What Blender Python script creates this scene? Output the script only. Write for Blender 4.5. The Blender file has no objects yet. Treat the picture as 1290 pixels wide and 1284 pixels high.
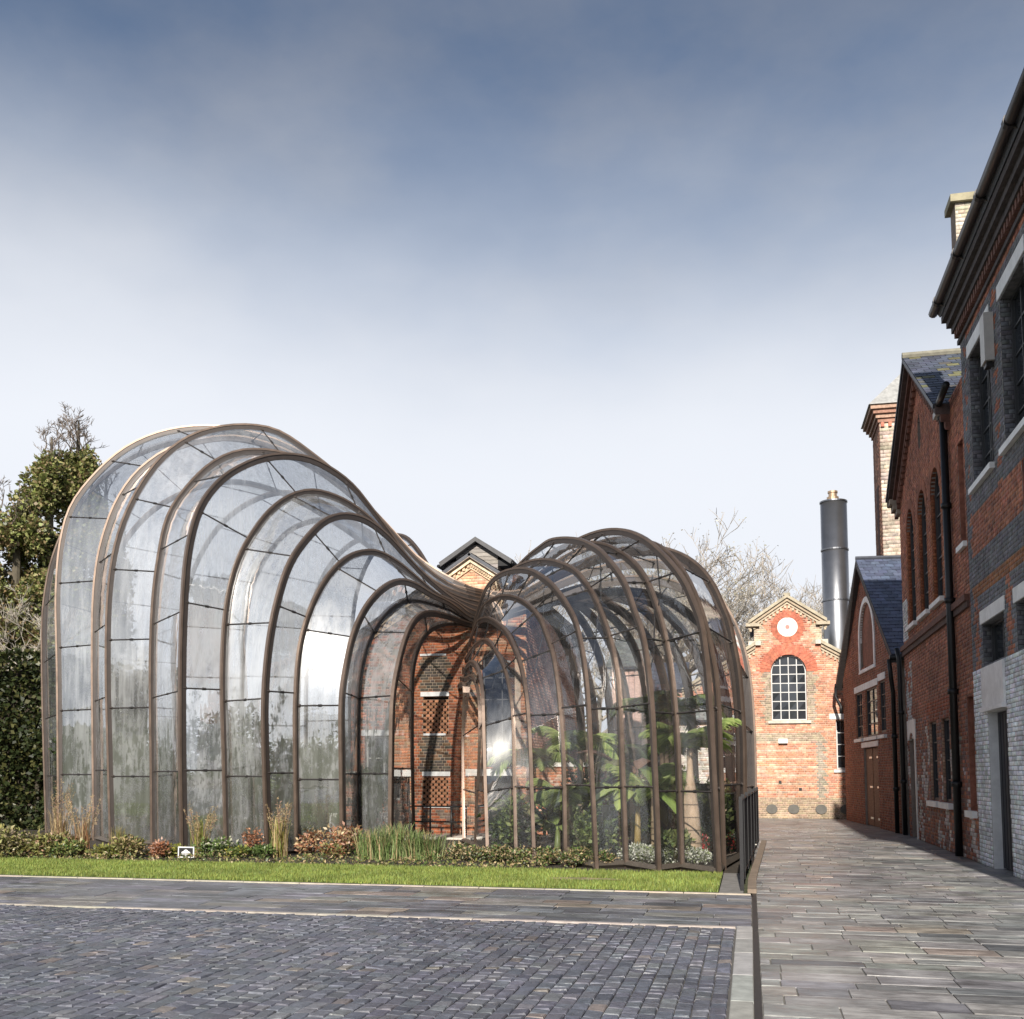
import bpy, math, random
import numpy as np
from mathutils import Vector

sc = bpy.context.scene
col = sc.collection
R = math.radians
rng = np.random.default_rng(7)
random.seed(7)

# ------------------------------------------------------------------ camera
F, CX, HOR, PITCH, EYE = 1313.0, 645.0, 975.0, R(5.0), 1.6
CY = HOR - F*math.tan(PITCH)
PSI = math.atan(300*math.cos(PITCH)/F)
FWD = np.array([-math.sin(PSI)*math.cos(PITCH), math.cos(PSI)*math.cos(PITCH), math.sin(PITCH)])
RIGHT = np.array([math.cos(PSI), math.sin(PSI), 0.0])
UP = np.cross(RIGHT, FWD)
CAM = np.array([0, 0, EYE])
cd = bpy.data.cameras.new('camera')
cam = bpy.data.objects.new('camera', cd); col.objects.link(cam)
cam.location = CAM
cam.rotation_euler = (math.pi/2 + PITCH, 0, PSI)
cd.sensor_fit = 'HORIZONTAL'; cd.sensor_width = 36
cd.lens = 36*F/1290
cd.shift_y = (CY - 642)/1290
cd.clip_start = 0.05; cd.clip_end = 3000
sc.camera = cam

# ------------------------------------------------------------------ sky and sun
SUN_EL, SUN_AZ = R(28), R(2)          # azimuth: to the right of straight behind the camera
sdir = Vector((math.sin(SUN_AZ)*math.cos(SUN_EL), -math.cos(SUN_AZ)*math.cos(SUN_EL), math.sin(SUN_EL)))
w = bpy.data.worlds.new('World'); sc.world = w; w.use_nodes = True
nt = w.node_tree; nt.nodes.clear()
def N(t, kind, **kw):
    n = t.nodes.new(kind)
    for k, v in kw.items():
        if k.startswith('i_'):
            n.inputs[k[2:].replace('_', ' ')].default_value = v
        else:
            setattr(n, k, v)
    return n
sky = N(nt, 'ShaderNodeTexSky', sky_type='NISHITA', sun_disc=False, sun_elevation=SUN_EL,
        sun_rotation=math.atan2(sdir.x, sdir.y), altitude=60, air_density=1.0, dust_density=1.2, ozone_density=2.0)
tc = N(nt, 'ShaderNodeTexCoord')
mp = N(nt, 'ShaderNodeMapping'); mp.inputs['Scale'].default_value = (1.0, 1.0, 1.9); mp.inputs['Location'].default_value = (0.4, 0.25, 0.1)
nz = N(nt, 'ShaderNodeTexNoise', i_Scale=1.5, i_Detail=5.0, i_Roughness=0.5)
nz2 = N(nt, 'ShaderNodeTexNoise', i_Scale=3.4, i_Detail=6.0, i_Roughness=0.55)
nt.links.new(tc.outputs['Generated'], mp.inputs[0]); nt.links.new(mp.outputs[0], nz.inputs[0]); nt.links.new(mp.outputs[0], nz2.inputs[0])
sep = N(nt, 'ShaderNodeSeparateXYZ'); nt.links.new(tc.outputs['Generated'], sep.inputs[0])
def M(t, op, a, b=None, c=None, clamp=False):
    n = t.nodes.new('ShaderNodeMath'); n.operation = op; n.use_clamp = clamp
    for i, v in enumerate((a, b, c)):
        if v is None: continue
        if isinstance(v, (int, float)): n.inputs[i].default_value = v
        else: t.links.new(v, n.inputs[i])
    return n.outputs[0]
def MR(t, v, a, b, c=0.0, d=1.0):
    n = t.nodes.new('ShaderNodeMapRange'); n.interpolation_type = 'SMOOTHSTEP'
    t.links.new(v, n.inputs[0])
    for i, x in enumerate((a, b, c, d)): n.inputs[i+1].default_value = x
    return n.outputs[0]
# a high veil of cloud: thick and pale towards the horizon, thin and grey-blue overhead
nsum = M(nt, 'ADD', M(nt, 'MULTIPLY', nz.outputs[0], 0.75), M(nt, 'MULTIPLY', nz2.outputs[0], 0.25))
elev = M(nt, 'ADD', sep.outputs[2], M(nt, 'MULTIPLY', M(nt, 'SUBTRACT', nsum, 0.5), -0.26))
veil = MR(nt, elev, 0.62, 0.25)
haze_c = N(nt, 'ShaderNodeRGB'); haze_c.outputs[0].default_value = (3.8, 3.95, 4.25, 1)
cloud_c = N(nt, 'ShaderNodeRGB'); cloud_c.outputs[0].default_value = (1.15, 1.25, 1.5, 1)
patch = MR(nt, nz2.outputs[0], 0.34, 0.70, 0.15, 0.6)
mixA = N(nt, 'ShaderNodeMix', data_type='RGBA'); nt.links.new(patch, mixA.inputs[0])
dim = N(nt, 'ShaderNodeMix', data_type='RGBA', blend_type='MULTIPLY'); dim.inputs[0].default_value = 1
dim.inputs[7].default_value = (0.41, 0.44, 0.46, 1); nt.links.new(sky.outputs[0], dim.inputs[6])
nt.links.new(dim.outputs[2], mixA.inputs[6]); nt.links.new(cloud_c.outputs[0], mixA.inputs[7])
mixB = N(nt, 'ShaderNodeMix', data_type='RGBA'); nt.links.new(veil, mixB.inputs[0])
nt.links.new(mixA.outputs[2], mixB.inputs[6]); nt.links.new(haze_c.outputs[0], mixB.inputs[7])
bg = N(nt, 'ShaderNodeBackground'); bg.inputs[1].default_value = 0.15
nt.links.new(mixB.outputs[2], bg.inputs[0])
wo = N(nt, 'ShaderNodeOutputWorld'); nt.links.new(bg.outputs[0], wo.inputs[0])
sl = bpy.data.lights.new('sun', 'SUN'); sl.energy = 4.6; sl.angle = R(0.6); sl.color = (1.0, 0.93, 0.83)
so = bpy.data.objects.new('sun', sl); col.objects.link(so)
so.rotation_euler = sdir.to_track_quat('Z', 'Y').to_euler(); so.location = (10, -20, 30)
sc.view_settings.view_transform = 'Standard'; sc.view_settings.look = 'None'
sc.view_settings.exposure = 0.62; sc.view_settings.gamma = 1.0; sc.view_settings.use_curve_mapping = False
sc.cycles.use_denoising = True
sc.cycles.max_bounces = 8; sc.cycles.transparent_max_bounces = 32
sc.cycles.diffuse_bounces = 3; sc.cycles.glossy_bounces = 4; sc.cycles.transmission_bounces = 4
sc.cycles.caustics_reflective = False; sc.cycles.caustics_refractive = False
sc.cycles.sample_clamp_indirect = 6.0

# ------------------------------------------------------------------ pixel helpers (photo pixels give a direction; a plane gives the distance)
def ray(x, y): return FWD + RIGHT*(x-CX)/F - UP*(y-CY)/F
def gnd(x, y, z=0.0):
    d = ray(x, y); return CAM + d*((z-EYE)/d[2])
def onY(x, y, Y):
    d = ray(x, y); return CAM + d*(Y/d[1])
def onX(x, y, X):
    d = ray(x, y); return CAM + d*(X/d[0])
def on_plane(x, y, p, n):
    d = ray(x, y); return CAM + d*(np.dot(p-CAM, n)/np.dot(d, n))

# ------------------------------------------------------------------ mesh helpers
class MB:
    def __init__(s): s.v = []; s.f = []; s.c = []
    def add(s, vs, fs, c=(1, 1, 1)):
        b = len(s.v); s.v.extend([tuple(map(float, p)) for p in vs])
        s.f.extend([tuple(i+b for i in f) for f in fs]); s.c.extend([c]*len(vs))
        return s
    def hexa(s, p, c=(1, 1, 1)):           # 8 points: bottom 4 then top 4
        return s.add(p, [(3, 2, 1, 0), (4, 5, 6, 7), (0, 1, 5, 4), (1, 2, 6, 5), (2, 3, 7, 6), (3, 0, 4, 7)], c)
    def box(s, a, b, c=(1, 1, 1)):
        (x0, y0, z0), (x1, y1, z1) = a, b
        return s.hexa([(x0, y0, z0), (x1, y0, z0), (x1, y1, z0), (x0, y1, z0), (x0, y0, z1), (x1, y0, z1), (x1, y1, z1), (x0, y1, z1)], c)
    def tube(s, pts, rad, n=6, c=(1, 1, 1), cap=True):
        pts = [np.asarray(p, float) for p in pts]
        if not hasattr(rad, '__len__'): rad = [rad]*len(pts)
        rings = []
        prev = None
        for i, p in enumerate(pts):
            t = pts[min(i+1, len(pts)-1)] - pts[max(i-1, 0)]
            t = t/(np.linalg.norm(t)+1e-9)
            if prev is None:
                a = np.cross(t, (0, 0, 1.0)) if abs(t[2]) < 0.9 else np.cross(t, (1.0, 0, 0))
            else:
                a = prev - t*np.dot(prev, t)
            a = a/(np.linalg.norm(a)+1e-9); prev = a
            b = np.cross(t, a)
            rings.append([p + rad[i]*(math.cos(2*math.pi*k/n)*a + math.sin(2*math.pi*k/n)*b) for k in range(n)])
        vs = [q for r in rings for q in r]; fs = []
        for i in range(len(rings)-1):
            for k in range(n):
                fs.append((i*n+k, i*n+(k+1) % n, (i+1)*n+(k+1) % n, (i+1)*n+k))
        if cap:
            fs.append(tuple(range(n-1, -1, -1))); fs.append(tuple((len(rings)-1)*n+k for k in range(n)))
        return s.add(vs, fs, c)
    def lathe(s, prof, cen, n=20, c=(1, 1, 1)):
        vs = []; fs = []
        for r, z in prof:
            for k in range(n):
                a = 2*math.pi*k/n; vs.append((cen[0]+r*math.cos(a), cen[1]+r*math.sin(a), cen[2]+z))
        for i in range(len(prof)-1):
            for k in range(n): fs.append((i*n+k, i*n+(k+1) % n, (i+1)*n+(k+1) % n, (i+1)*n+k))
        fs.append(tuple((len(prof)-1)*n+k for k in range(n)))
        return s.add(vs, fs, c)
    def build(s, name, mat, parent=None, smooth=False, kind=None):
        me = bpy.data.meshes.new(name); me.from_pydata(s.v, [], s.f)
        at = me.color_attributes.new('Col', 'FLOAT_COLOR', 'POINT')
        ca = np.ones((len(s.v), 4), np.float32); ca[:, :3] = np.array(s.c, np.float32).reshape(-1, 3)
        at.data.foreach_set('color', ca.ravel())
        if smooth: me.polygons.foreach_set('use_smooth', [True]*len(me.polygons))
        me.materials.append(mat); me.update()
        return link(name, me, parent, kind)
def link(name, me, parent=None, kind=None):
    o = bpy.data.objects.new(name, me); col.objects.link(o)
    if parent is not None: o.parent = parent
    if kind: o['kind'] = kind
    return o
def np_mesh(name, V, Q, C, mat, parent=None, kind=None, smooth=False):
    """V (n,3), Q (m,k) equal-sized faces, C (n,3)."""
    me = bpy.data.meshes.new(name)
    m, k = Q.shape
    me.vertices.add(len(V)); me.vertices.foreach_set('co', np.asarray(V, np.float32).ravel())
    me.loops.add(m*k); me.loops.foreach_set('vertex_index', Q.astype(np.int32).ravel())
    me.polygons.add(m); me.polygons.foreach_set('loop_start', np.arange(0, m*k, k, dtype=np.int32))
    me.polygons.foreach_set('loop_total', np.full(m, k, np.int32))
    if smooth: me.polygons.foreach_set('use_smooth', np.ones(m, bool))
    me.update(calc_edges=True)
    at = me.color_attributes.new('Col', 'FLOAT_COLOR', 'POINT')
    ca = np.ones((len(V), 4), np.float32); ca[:, :3] = C
    at.data.foreach_set('color', ca.ravel())
    me.materials.append(mat)
    return link(name, me, parent, kind)
def empty(name, label, cat, loc=(0, 0, 0), group=None):
    o = bpy.data.objects.new(name, None); col.objects.link(o); o.location = loc
    o.empty_display_size = 0.2
    return tag(o, label, cat, group)
def tag(o, label, cat, group=None):
    o['label'] = label; o['category'] = cat
    if group: o['group'] = group
    return o

# ------------------------------------------------------------------ materials
MAT = {}
def new_mat(name):
    m = bpy.data.materials.new(name); m.use_nodes = True; m.node_tree.nodes.clear(); MAT[name] = m
    return m, m.node_tree
def surf(name, base=None, rough=0.7, metal=0.0, spec=0.5, attr=True, noise=(8.0, 0.25), bump=(40.0, 0.15, 0.01), scale=(1, 1, 1), trans=0.0, rvar=0.0, stain=None):
    """principled; colour = Col attribute (or base) x noise mottling, fine bump"""
    m, t = new_mat(name)
    out = N(t, 'ShaderNodeOutputMaterial'); p = N(t, 'ShaderNodeBsdfPrincipled')
    p.inputs['Roughness'].default_value = rough; p.inputs['Metallic'].default_value = metal
    p.inputs['Specular IOR Level'].default_value = spec
    g = N(t, 'ShaderNodeNewGeometry'); mpn = N(t, 'ShaderNodeMapping'); mpn.inputs['Scale'].default_value = scale
    t.links.new(g.outputs['Position'], mpn.inputs[0])
    n1 = N(t, 'ShaderNodeTexNoise'); n1.inputs['Scale'].default_value = noise[0]; n1.inputs['Detail'].default_value = 6
    n1.inputs['Roughness'].default_value = 0.65
    t.links.new(mpn.outputs[0], n1.inputs[0])
    f = MR(t, n1.outputs[0], 0.25, 0.75, 1-noise[1], 1+noise[1])
    mx = N(t, 'ShaderNodeMix', data_type='RGBA', blend_type='MULTIPLY'); mx.inputs[0].default_value = 1
    if attr:
        a = N(t, 'ShaderNodeAttribute', attribute_name='Col'); t.links.new(a.outputs[0], mx.inputs[6])
    else:
        mx.inputs[6].default_value = (*base, 1)
    if stain:
        n0 = N(t, 'ShaderNodeTexNoise'); n0.inputs['Scale'].default_value = stain[0]; n0.inputs['Detail'].default_value = 8; n0.inputs['Roughness'].default_value = 0.7
        t.links.new(g.outputs['Position'], n0.inputs[0]); f = M(t, 'MULTIPLY', f, MR(t, n0.outputs[0], 0.32, 0.68, 1-stain[1], 1+stain[1]))
    cmb = N(t, 'ShaderNodeCombineColor')
    for i in range(3): t.links.new(f, cmb.inputs[i])
    t.links.new(cmb.outputs[0], mx.inputs[7])
    t.links.new(mx.outputs[2], p.inputs['Base Color'])
    if rvar:
        t.links.new(MR(t, n1.outputs[0], 0.3, 0.7, rough-rvar, rough+rvar), p.inputs['Roughness'])
    if bump[1] > 0:
        n2 = N(t, 'ShaderNodeTexNoise'); n2.inputs['Scale'].default_value = bump[0]; n2.inputs['Detail'].default_value = 4
        t.links.new(mpn.outputs[0], n2.inputs[0])
        b = N(t, 'ShaderNodeBump'); b.inputs['Strength'].default_value = bump[1]; b.inputs['Distance'].default_value = bump[2]
        t.links.new(n2.outputs[0], b.inputs['Height']); t.links.new(b.outputs[0], p.inputs['Normal'])
    sh = p.outputs[0]
    if trans:
        tl = N(t, 'ShaderNodeBsdfTranslucent'); t.links.new(mx.outputs[2], tl.inputs[0])
        ms = N(t, 'ShaderNodeMixShader'); ms.inputs[0].default_value = trans
        t.links.new(sh, ms.inputs[1]); t.links.new(tl.outputs[0], ms.inputs[2]); sh = ms.outputs[0]
    t.links.new(sh, out.inputs[0])
    return m
surf('brick', rough=0.85, noise=(9, 0.35), bump=(70, 0.35, 0.006), stain=(0.8, 0.25))
surf('mortar', rough=0.95, noise=(5, 0.2), bump=(60, 0.3, 0.005))
surf('stone', rough=0.8, noise=(6, 0.22), bump=(45, 0.3, 0.006))
surf('slab', rough=0.45, noise=(4.5, 0.5), bump=(14, 0.45, 0.012), scale=(0.6, 1.6, 1), rvar=0.16, stain=(0.9, 0.3))
surf('sett', rough=0.46, noise=(14, 0.35), bump=(26, 0.55, 0.012), rvar=0.14, stain=(0.7, 0.25))
surf('soil', base=(0.045, 0.035, 0.025), attr=False, rough=0.95, noise=(6, 0.5), bump=(25, 0.8, 0.05))
surf('turf', rough=0.95, noise=(4, 0.4), bump=(80, 0.6, 0.02))
surf('blade', rough=0.6, noise=(1.2, 0.28), bump=(1, 0, 0), trans=0.3)
surf('leaf', rough=0.45, noise=(2.0, 0.2), bump=(1, 0, 0), trans=0.3)
surf('bark', rough=0.9, noise=(7, 0.35), bump=(30, 0.5, 0.02), scale=(1, 1, 0.4))
surf('bronze', rough=0.40, metal=0.65, noise=(3, 0.14), bump=(60, 0.03, 0.002), rvar=0.06)
surf('dark_metal', rough=0.45, metal=0.3, noise=(5, 0.15), bump=(50, 0.04, 0.002))
surf('paint', rough=0.5, noise=(4, 0.08), bump=(30, 0.08, 0.003), stain=(2.5, 0.1))
surf('timber', rough=0.8, noise=(5, 0.3), bump=(30, 0.3, 0.005), scale=(1, 1, 6))
surf('slate', rough=0.5, noise=(6, 0.25), bump=(30, 0.25, 0.005))
surf('steel', rough=0.32, metal=0.85, noise=(1.2, 0.12), bump=(60, 0.03, 0.002))
surf('window_glass', rough=0.06, noise=(1.5, 0.3), bump=(2.0, 0.06, 0.01), spec=0.9)
surf('lamp_white', rough=0.4, noise=(3, 0.05), bump=(1, 0, 0))

def glass(name, film, algae, tint, rough, refl, sheen=0.0):
    m, t = new_mat(name)
    out = N(t, 'ShaderNodeOutputMaterial')
    g = N(t, 'ShaderNodeNewGeometry')
    def noise(sc_, scale, detail=6, rg=0.6):
        mpn = N(t, 'ShaderNodeMapping'); mpn.inputs['Scale'].default_value = sc_
        t.links.new(g.outputs['Position'], mpn.inputs[0])
        n = N(t, 'ShaderNodeTexNoise'); n.inputs['Scale'].default_value = scale; n.inputs['Detail'].default_value = detail; n.inputs['Roughness'].default_value = rg
        t.links.new(mpn.outputs[0], n.inputs[0]); return n.outputs[0]
    streak = noise((1, 1, 0.10), 7.0)
    cloud = noise((1, 1, 0.8), 0.9, 5)
    blot = noise((1, 1, 0.55), 3.0, 7, 0.7)
    tr = N(t, 'ShaderNodeBsdfTransparent'); tr.inputs[0].default_value = (*tint, 1)
    df = N(t, 'ShaderNodeBsdfDiffuse'); df.inputs[0].default_value = (0.82, 0.84, 0.85, 1)
    tl = N(t, 'ShaderNodeBsdfTranslucent'); tl.inputs[0].default_value = (0.82, 0.84, 0.85, 1)
    fm = N(t, 'ShaderNodeMixShader'); fm.inputs[0].default_value = 0.45
    t.links.new(df.outputs[0], fm.inputs[1]); t.links.new(tl.outputs[0], fm.inputs[2])
    filmv = M(t, 'MULTIPLY', MR(t, M(t, 'ADD', M(t, 'MULTIPLY', streak, 0.5), M(t, 'MULTIPLY', cloud, 0.5)), 0.34, 0.64, 0.12, 1.0), film)
    oi = N(t, 'ShaderNodeObjectInfo'); filmv = M(t, 'MULTIPLY', filmv, MR(t, oi.outputs['Random'], 0.0, 1.0, 0.55, 1.25))
    if algae > 0:
        szf = N(t, 'ShaderNodeSeparateXYZ'); t.links.new(g.outputs['Position'], szf.inputs[0])
        filmv = M(t, 'MULTIPLY', filmv, MR(t, szf.outputs[2], 8.8, 4.5, 0.45, 1.0))      # the crown is washed clean by rain
    m1 = N(t, 'ShaderNodeMixShader'); t.links.new(filmv, m1.inputs[0]); t.links.new(tr.outputs[0], m1.inputs[1]); t.links.new(fm.outputs[0], m1.inputs[2])
    last = m1.outputs[0]
    if algae > 0:
        al = N(t, 'ShaderNodeBsdfDiffuse'); al.inputs[0].default_value = (0.05, 0.055, 0.042, 1)
        sz = N(t, 'ShaderNodeSeparateXYZ'); t.links.new(g.outputs['Position'], sz.inputs[0])
        grow = MR(t, sz.outputs[2], 5.2, 1.6, -0.36, 0.035)        # splash-fed growth thins out higher up the panes
        fine = noise((1, 1, 0.16), 16.0, 5, 0.65); clump = noise((1, 1, 0.7), 7.0, 6, 0.7)
        mixn = M(t, 'ADD', M(t, 'ADD', M(t, 'MULTIPLY', blot, 0.45), M(t, 'MULTIPLY', fine, 0.25)), M(t, 'MULTIPLY', clump, 0.30))
        av = M(t, 'ADD', M(t, 'MULTIPLY_ADD', mixn, 2.2, -0.6), grow)
        m2 = N(t, 'ShaderNodeMixShader'); t.links.new(MR(t, av, 0.47, 0.60, 0.0, algae), m2.inputs[0])
        t.links.new(last, m2.inputs[1]); t.links.new(al.outputs[0], m2.inputs[2]); last = m2.outputs[0]
    if sheen:
        rg = N(t, 'ShaderNodeBsdfGlossy'); rg.inputs['Roughness'].default_value = 0.36; rg.inputs[0].default_value = (1, 0.99, 0.97, 1)
        m4 = N(t, 'ShaderNodeMixShader'); t.links.new(M(t, 'MULTIPLY', MR(t, streak, 0.3, 0.7, 0.5, 1.3), sheen), m4.inputs[0]); t.links.new(last, m4.inputs[1]); t.links.new(rg.outputs[0], m4.inputs[2]); last = m4.outputs[0]
    gl = N(t, 'ShaderNodeBsdfGlossy'); gl.inputs['Roughness'].default_value = rough; gl.inputs[0].default_value = (0.95, 0.97, 1.0, 1)
    n3 = noise((1, 1, 0.5), 1.6, 3)
    b = N(t, 'ShaderNodeBump'); b.inputs['Strength'].default_value = 0.08; b.inputs['Distance'].default_value = 0.05
    t.links.new(n3, b.inputs['Height'])
    wn = N(t, 'ShaderNodeTexWhiteNoise', noise_dimensions='1D'); oi2 = N(t, 'ShaderNodeObjectInfo'); t.links.new(oi2.outputs['Random'], wn.inputs['W'])
    vs = N(t, 'ShaderNodeVectorMath', operation='SUBTRACT'); t.links.new(wn.outputs['Color'], vs.inputs[0]); vs.inputs[1].default_value = (.5, .5, .5)
    vm = N(t, 'ShaderNodeVectorMath', operation='SCALE'); t.links.new(vs.outputs[0], vm.inputs[0]); vm.inputs['Scale'].default_value = 0.07    # each pane is set at its own slight angle
    va = N(t, 'ShaderNodeVectorMath', operation='ADD'); t.links.new(b.outputs[0], va.inputs[0]); t.links.new(vm.outputs[0], va.inputs[1])
    vn = N(t, 'ShaderNodeVectorMath', operation='NORMALIZE'); t.links.new(va.outputs[0], vn.inputs[0]); t.links.new(vn.outputs[0], gl.inputs['Normal'])
    lw = N(t, 'ShaderNodeLayerWeight'); lw.inputs[0].default_value = 0.5
    fr = M(t, 'ADD', M(t, 'MULTIPLY', M(t, 'POWER', lw.outputs[1], 3.5), 0.6), refl, clamp=True)
    m3 = N(t, 'ShaderNodeMixShader'); t.links.new(fr, m3.inputs[0]); t.links.new(last, m3.inputs[1]); t.links.new(gl.outputs[0], m3.inputs[2])
    t.links.new(m3.outputs[0], out.inputs[0])
    return m
glass('misted_glass', 0.50, 0.92, (0.965, 0.975, 0.98), 0.02, 0.25, 0.15)
glass('clear_glass', 0.04, 0.0, (0.98, 0.987, 0.99), 0.012, 0.13, 0.035)

def jit(c, a=0.12, b=0.04):
    k = 1 + random.uniform(-a, a)
    return tuple(max(0.004, x*k*(1+random.uniform(-b, b))) for x in c)

# ================================================================== GROUND
def sheet(name, x0, x1, y0, y1, z, mat, c=(1, 1, 1), parent=None):
    o = MB().add([(x0, y0, z), (x1, y0, z), (x1, y1, z), (x0, y1, z)], [(0, 1, 2, 3)], c).build(name, mat, parent)
    if parent is None: o['kind'] = 'structure'
    return o
ground = sheet('ground', -400, 400, -200, 700, -0.09, MAT['turf'], (0.075, 0.085, 0.04))

def piece(mb, x0, x1, y0, y1, z0, z1, bev, c, tilt=0.004, wob=0.006):
    """a stone: bottom, shoulder and inset top, slightly uneven"""
    def q(): return random.uniform(-wob, wob)
    xs = [(x0+q(), y0+q()), (x1+q(), y0+q()), (x1+q(), y1+q()), (x0+q(), y1+q())]
    cx, cy = (x0+x1)/2, (y0+y1)/2
    tx, ty = random.uniform(-tilt, tilt), random.uniform(-tilt, tilt)
    vs = [(x, y, z0) for x, y in xs]
    vs += [(x, y, z1-bev) for x, y in xs]
    for x, y in xs:
        sx = x + (bev if x < cx else -bev); sy = y + (bev if y < cy else -bev)
        vs.append((sx, sy, z1 + tx*(1 if x > cx else -1) + ty*(1 if y > cy else -1) + random.uniform(-.001, .001)))
    fs = []
    for L in (0, 4):
        for k in range(4): fs.append((L+k, L+(k+1) % 4, L+4+(k+1) % 4, L+4+k))
    fs.append((8, 9, 10, 11))
    mb.add(vs, fs, c)

def paving(parent, name, cells, z0, z1, bev, mat, colf, limit, tilt, wob):
    """cells: list of (x0,x1,y0,y1). The ones that show largest are objects, the rest one joined part."""
    def score(c):
        cx, cy = (c[0]+c[1])/2, (c[2]+c[3])/2
        v = np.array([cx, cy, 0]) - CAM; d = v@FWD
        if d < 0.5: return -1
        px = CX + F*(v@RIGHT)/d; py = CY - F*(v@UP)/d
        if px < -10 or px > 1300 or py > 1292: return -1
        return (c[1]-c[0])*(c[3]-c[2])/d**3
    cells = sorted(cells, key=score, reverse=True)
    rest = MB()
    for i, (x0, x1, y0, y1) in enumerate(cells):
        cc = colf((x0+x1)/2, (y0+y1)/2)
        if i < limit:
            mb = MB(); piece(mb, x0, x1, y0, y1, z0, z1 + random.uniform(-.002, .002), bev, cc, tilt, wob); mb.build(name, mat, parent)
        else:
            piece(rest, x0, x1, y0, y1, z0, z1 + random.uniform(-.002, .002), bev, cc, tilt, wob)
    if rest.v: rest.build(name + 's_beyond', mat, parent, kind='stuff')

# --- cobbled yard
yard = sheet('cobbled_yard', -16, -0.17, 1.5, 11.30, -0.018, MAT['mortar'], (0.11, 0.105, 0.10))
cells = []
x = -0.185
while x > -11.5:
    wd = random.uniform(0.108, 0.132)
    y = 2.6 + random.uniform(0, .2)
    while y < 11.27:
        l = random.choice((.12, .15, .18, .21)) + random.uniform(-.015, .015)
        y1 = min(y+l, 11.28)
        if y1 - y > .06 and x-wd > -1.05*y-1.5:
            cells.append((x-wd+.0035, x-.0035, y+.0035, y1-.0035))
        y = y1
    x -= wd
def sett_col(x, y):
    r = random.random()
    b = (0.112, 0.117, 0.142) if r < .72 else (0.145, 0.148, 0.165) if r < .9 else (0.08, 0.086, 0.108) if r < .98 else (0.17, 0.15, 0.14)
    return jit(b, .18)
paving(yard, 'sett', cells, -0.05, 0.0, 0.008, MAT['sett'], sett_col, 300, 0.004, 0.004)

# --- pale edging strips and the kerb between yard and path
def edging(name, label_c, x0, x1, y0, y1, step, along, z1, c):
    o = MB().box((x0, y0, -0.06), (x1, y1, -0.012), (.2, .19, .17)).build(name, MAT['mortar']); o['kind'] = 'structure'
    a, b = (x0, x1) if along == 'x' else (y0, y1)
    p = b
    while p > a + .02:
        l = step*random.uniform(.85, 1.15); q = max(a, p-l)
        mb = MB()
        if along == 'x': piece(mb, q+.004, p-.004, y0+.003, y1-.003, -.05, z1, .006, jit(c, .12), .001, .002)
        else: piece(mb, x0+.003, x1-.003, q+.004, p-.004, -.05, z1, .006, jit(c, .12), .001, .002)
        mb.build(label_c, MAT['stone'], o)
        p = q
edging('stone_strip', 'strip_stone', -14.5, -0.175, 11.30, 11.40, 0.9, 'x', 0.004, (0.40, 0.36, 0.31))
edging('kerb', 'kerb_stone', -0.17, -0.005, 2.5, 11.40, 0.95, 'y', 0.006, (0.34, 0.335, 0.32))
edging('lawn_edge', 'edge_stone', -17, -0.02, 14.36, 14.44, 0.9, 'x', 0.012, (0.42, 0.37, 0.30))
# drain channel
ch = MB().add([(-0.005, 1.5, -0.02), (0.05, 1.5, -0.02), (0.05, 22, -0.02), (-0.005, 22, -0.02)], [(0, 1, 2, 3)], (.03, .025, .02)).build('drain_channel', MAT['dark_metal']); ch['kind'] = 'structure'

# --- slab band in front of the lawn
def rows_of_slabs(x0f, x1, y0, y1, rowd, lens):
    cells = []; y = y0
    while y < y1 - .05:
        d = min(rowd*random.uniform(.8, 1.2), y1-y)
        if y1 - (y+d) < .1: d = y1-y
        x = x1 - random.uniform(0, .1) if False else x1
        x0 = x0f(y); first = True
        while x > x0:
            l = random.uniform(*lens)*(random.uniform(.35, 1) if first else 1); first = False
            cells.append((max(x-l, x0-lens[1])+.005, x-.005, y+.005, y+d-.005)); x -= l
        y += d
    return cells
band = sheet('pavement', -18, -0.006, 11.40, 14.36, -0.03, MAT['mortar'], (0.13, 0.12, 0.11))
def band_col(x, y):
    r = random.random()
    b = (0.15, 0.152, 0.17) if r < .55 else (0.20, 0.19, 0.18) if r < .8 else (0.09, 0.092, 0.105) if r < .92 else (0.22, 0.185, 0.16)
    return jit(b, .15)
paving(band, 'slab', rows_of_slabs(lambda y: -0.82*y-2.6, -0.012, 11.405, 14.355, .33, (.45, 1.25)), -.05, 0.0, .003, MAT['slab'], band_col, 220, .0015, .003)

# --- the path between the railing and the brick row
path = sheet('path', 0.05, 30, 1.5, 60, -0.012, MAT['mortar'], (0.17, 0.16, 0.145))
def path_col(x, y):
    r = random.random()
    b = (0.235, 0.23, 0.222) if r < .55 else (0.19, 0.19, 0.19) if r < .8 else (0.12, 0.122, 0.127) if r < .88 else (0.27, 0.255, 0.235) if r < .97 else (0.24, 0.20, 0.175)
    return jit(b, .13)
pc = [(max(a, .056), b, c_, d) for a, b, c_, d in rows_of_slabs(lambda y: .06, 4.6, 3.2, 41, .31, (.34, .78)) if b > .12]
paving(path, 'slab', pc, -.05, 0.0, .003, MAT['slab'], path_col, 300, .002, .004)

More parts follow.
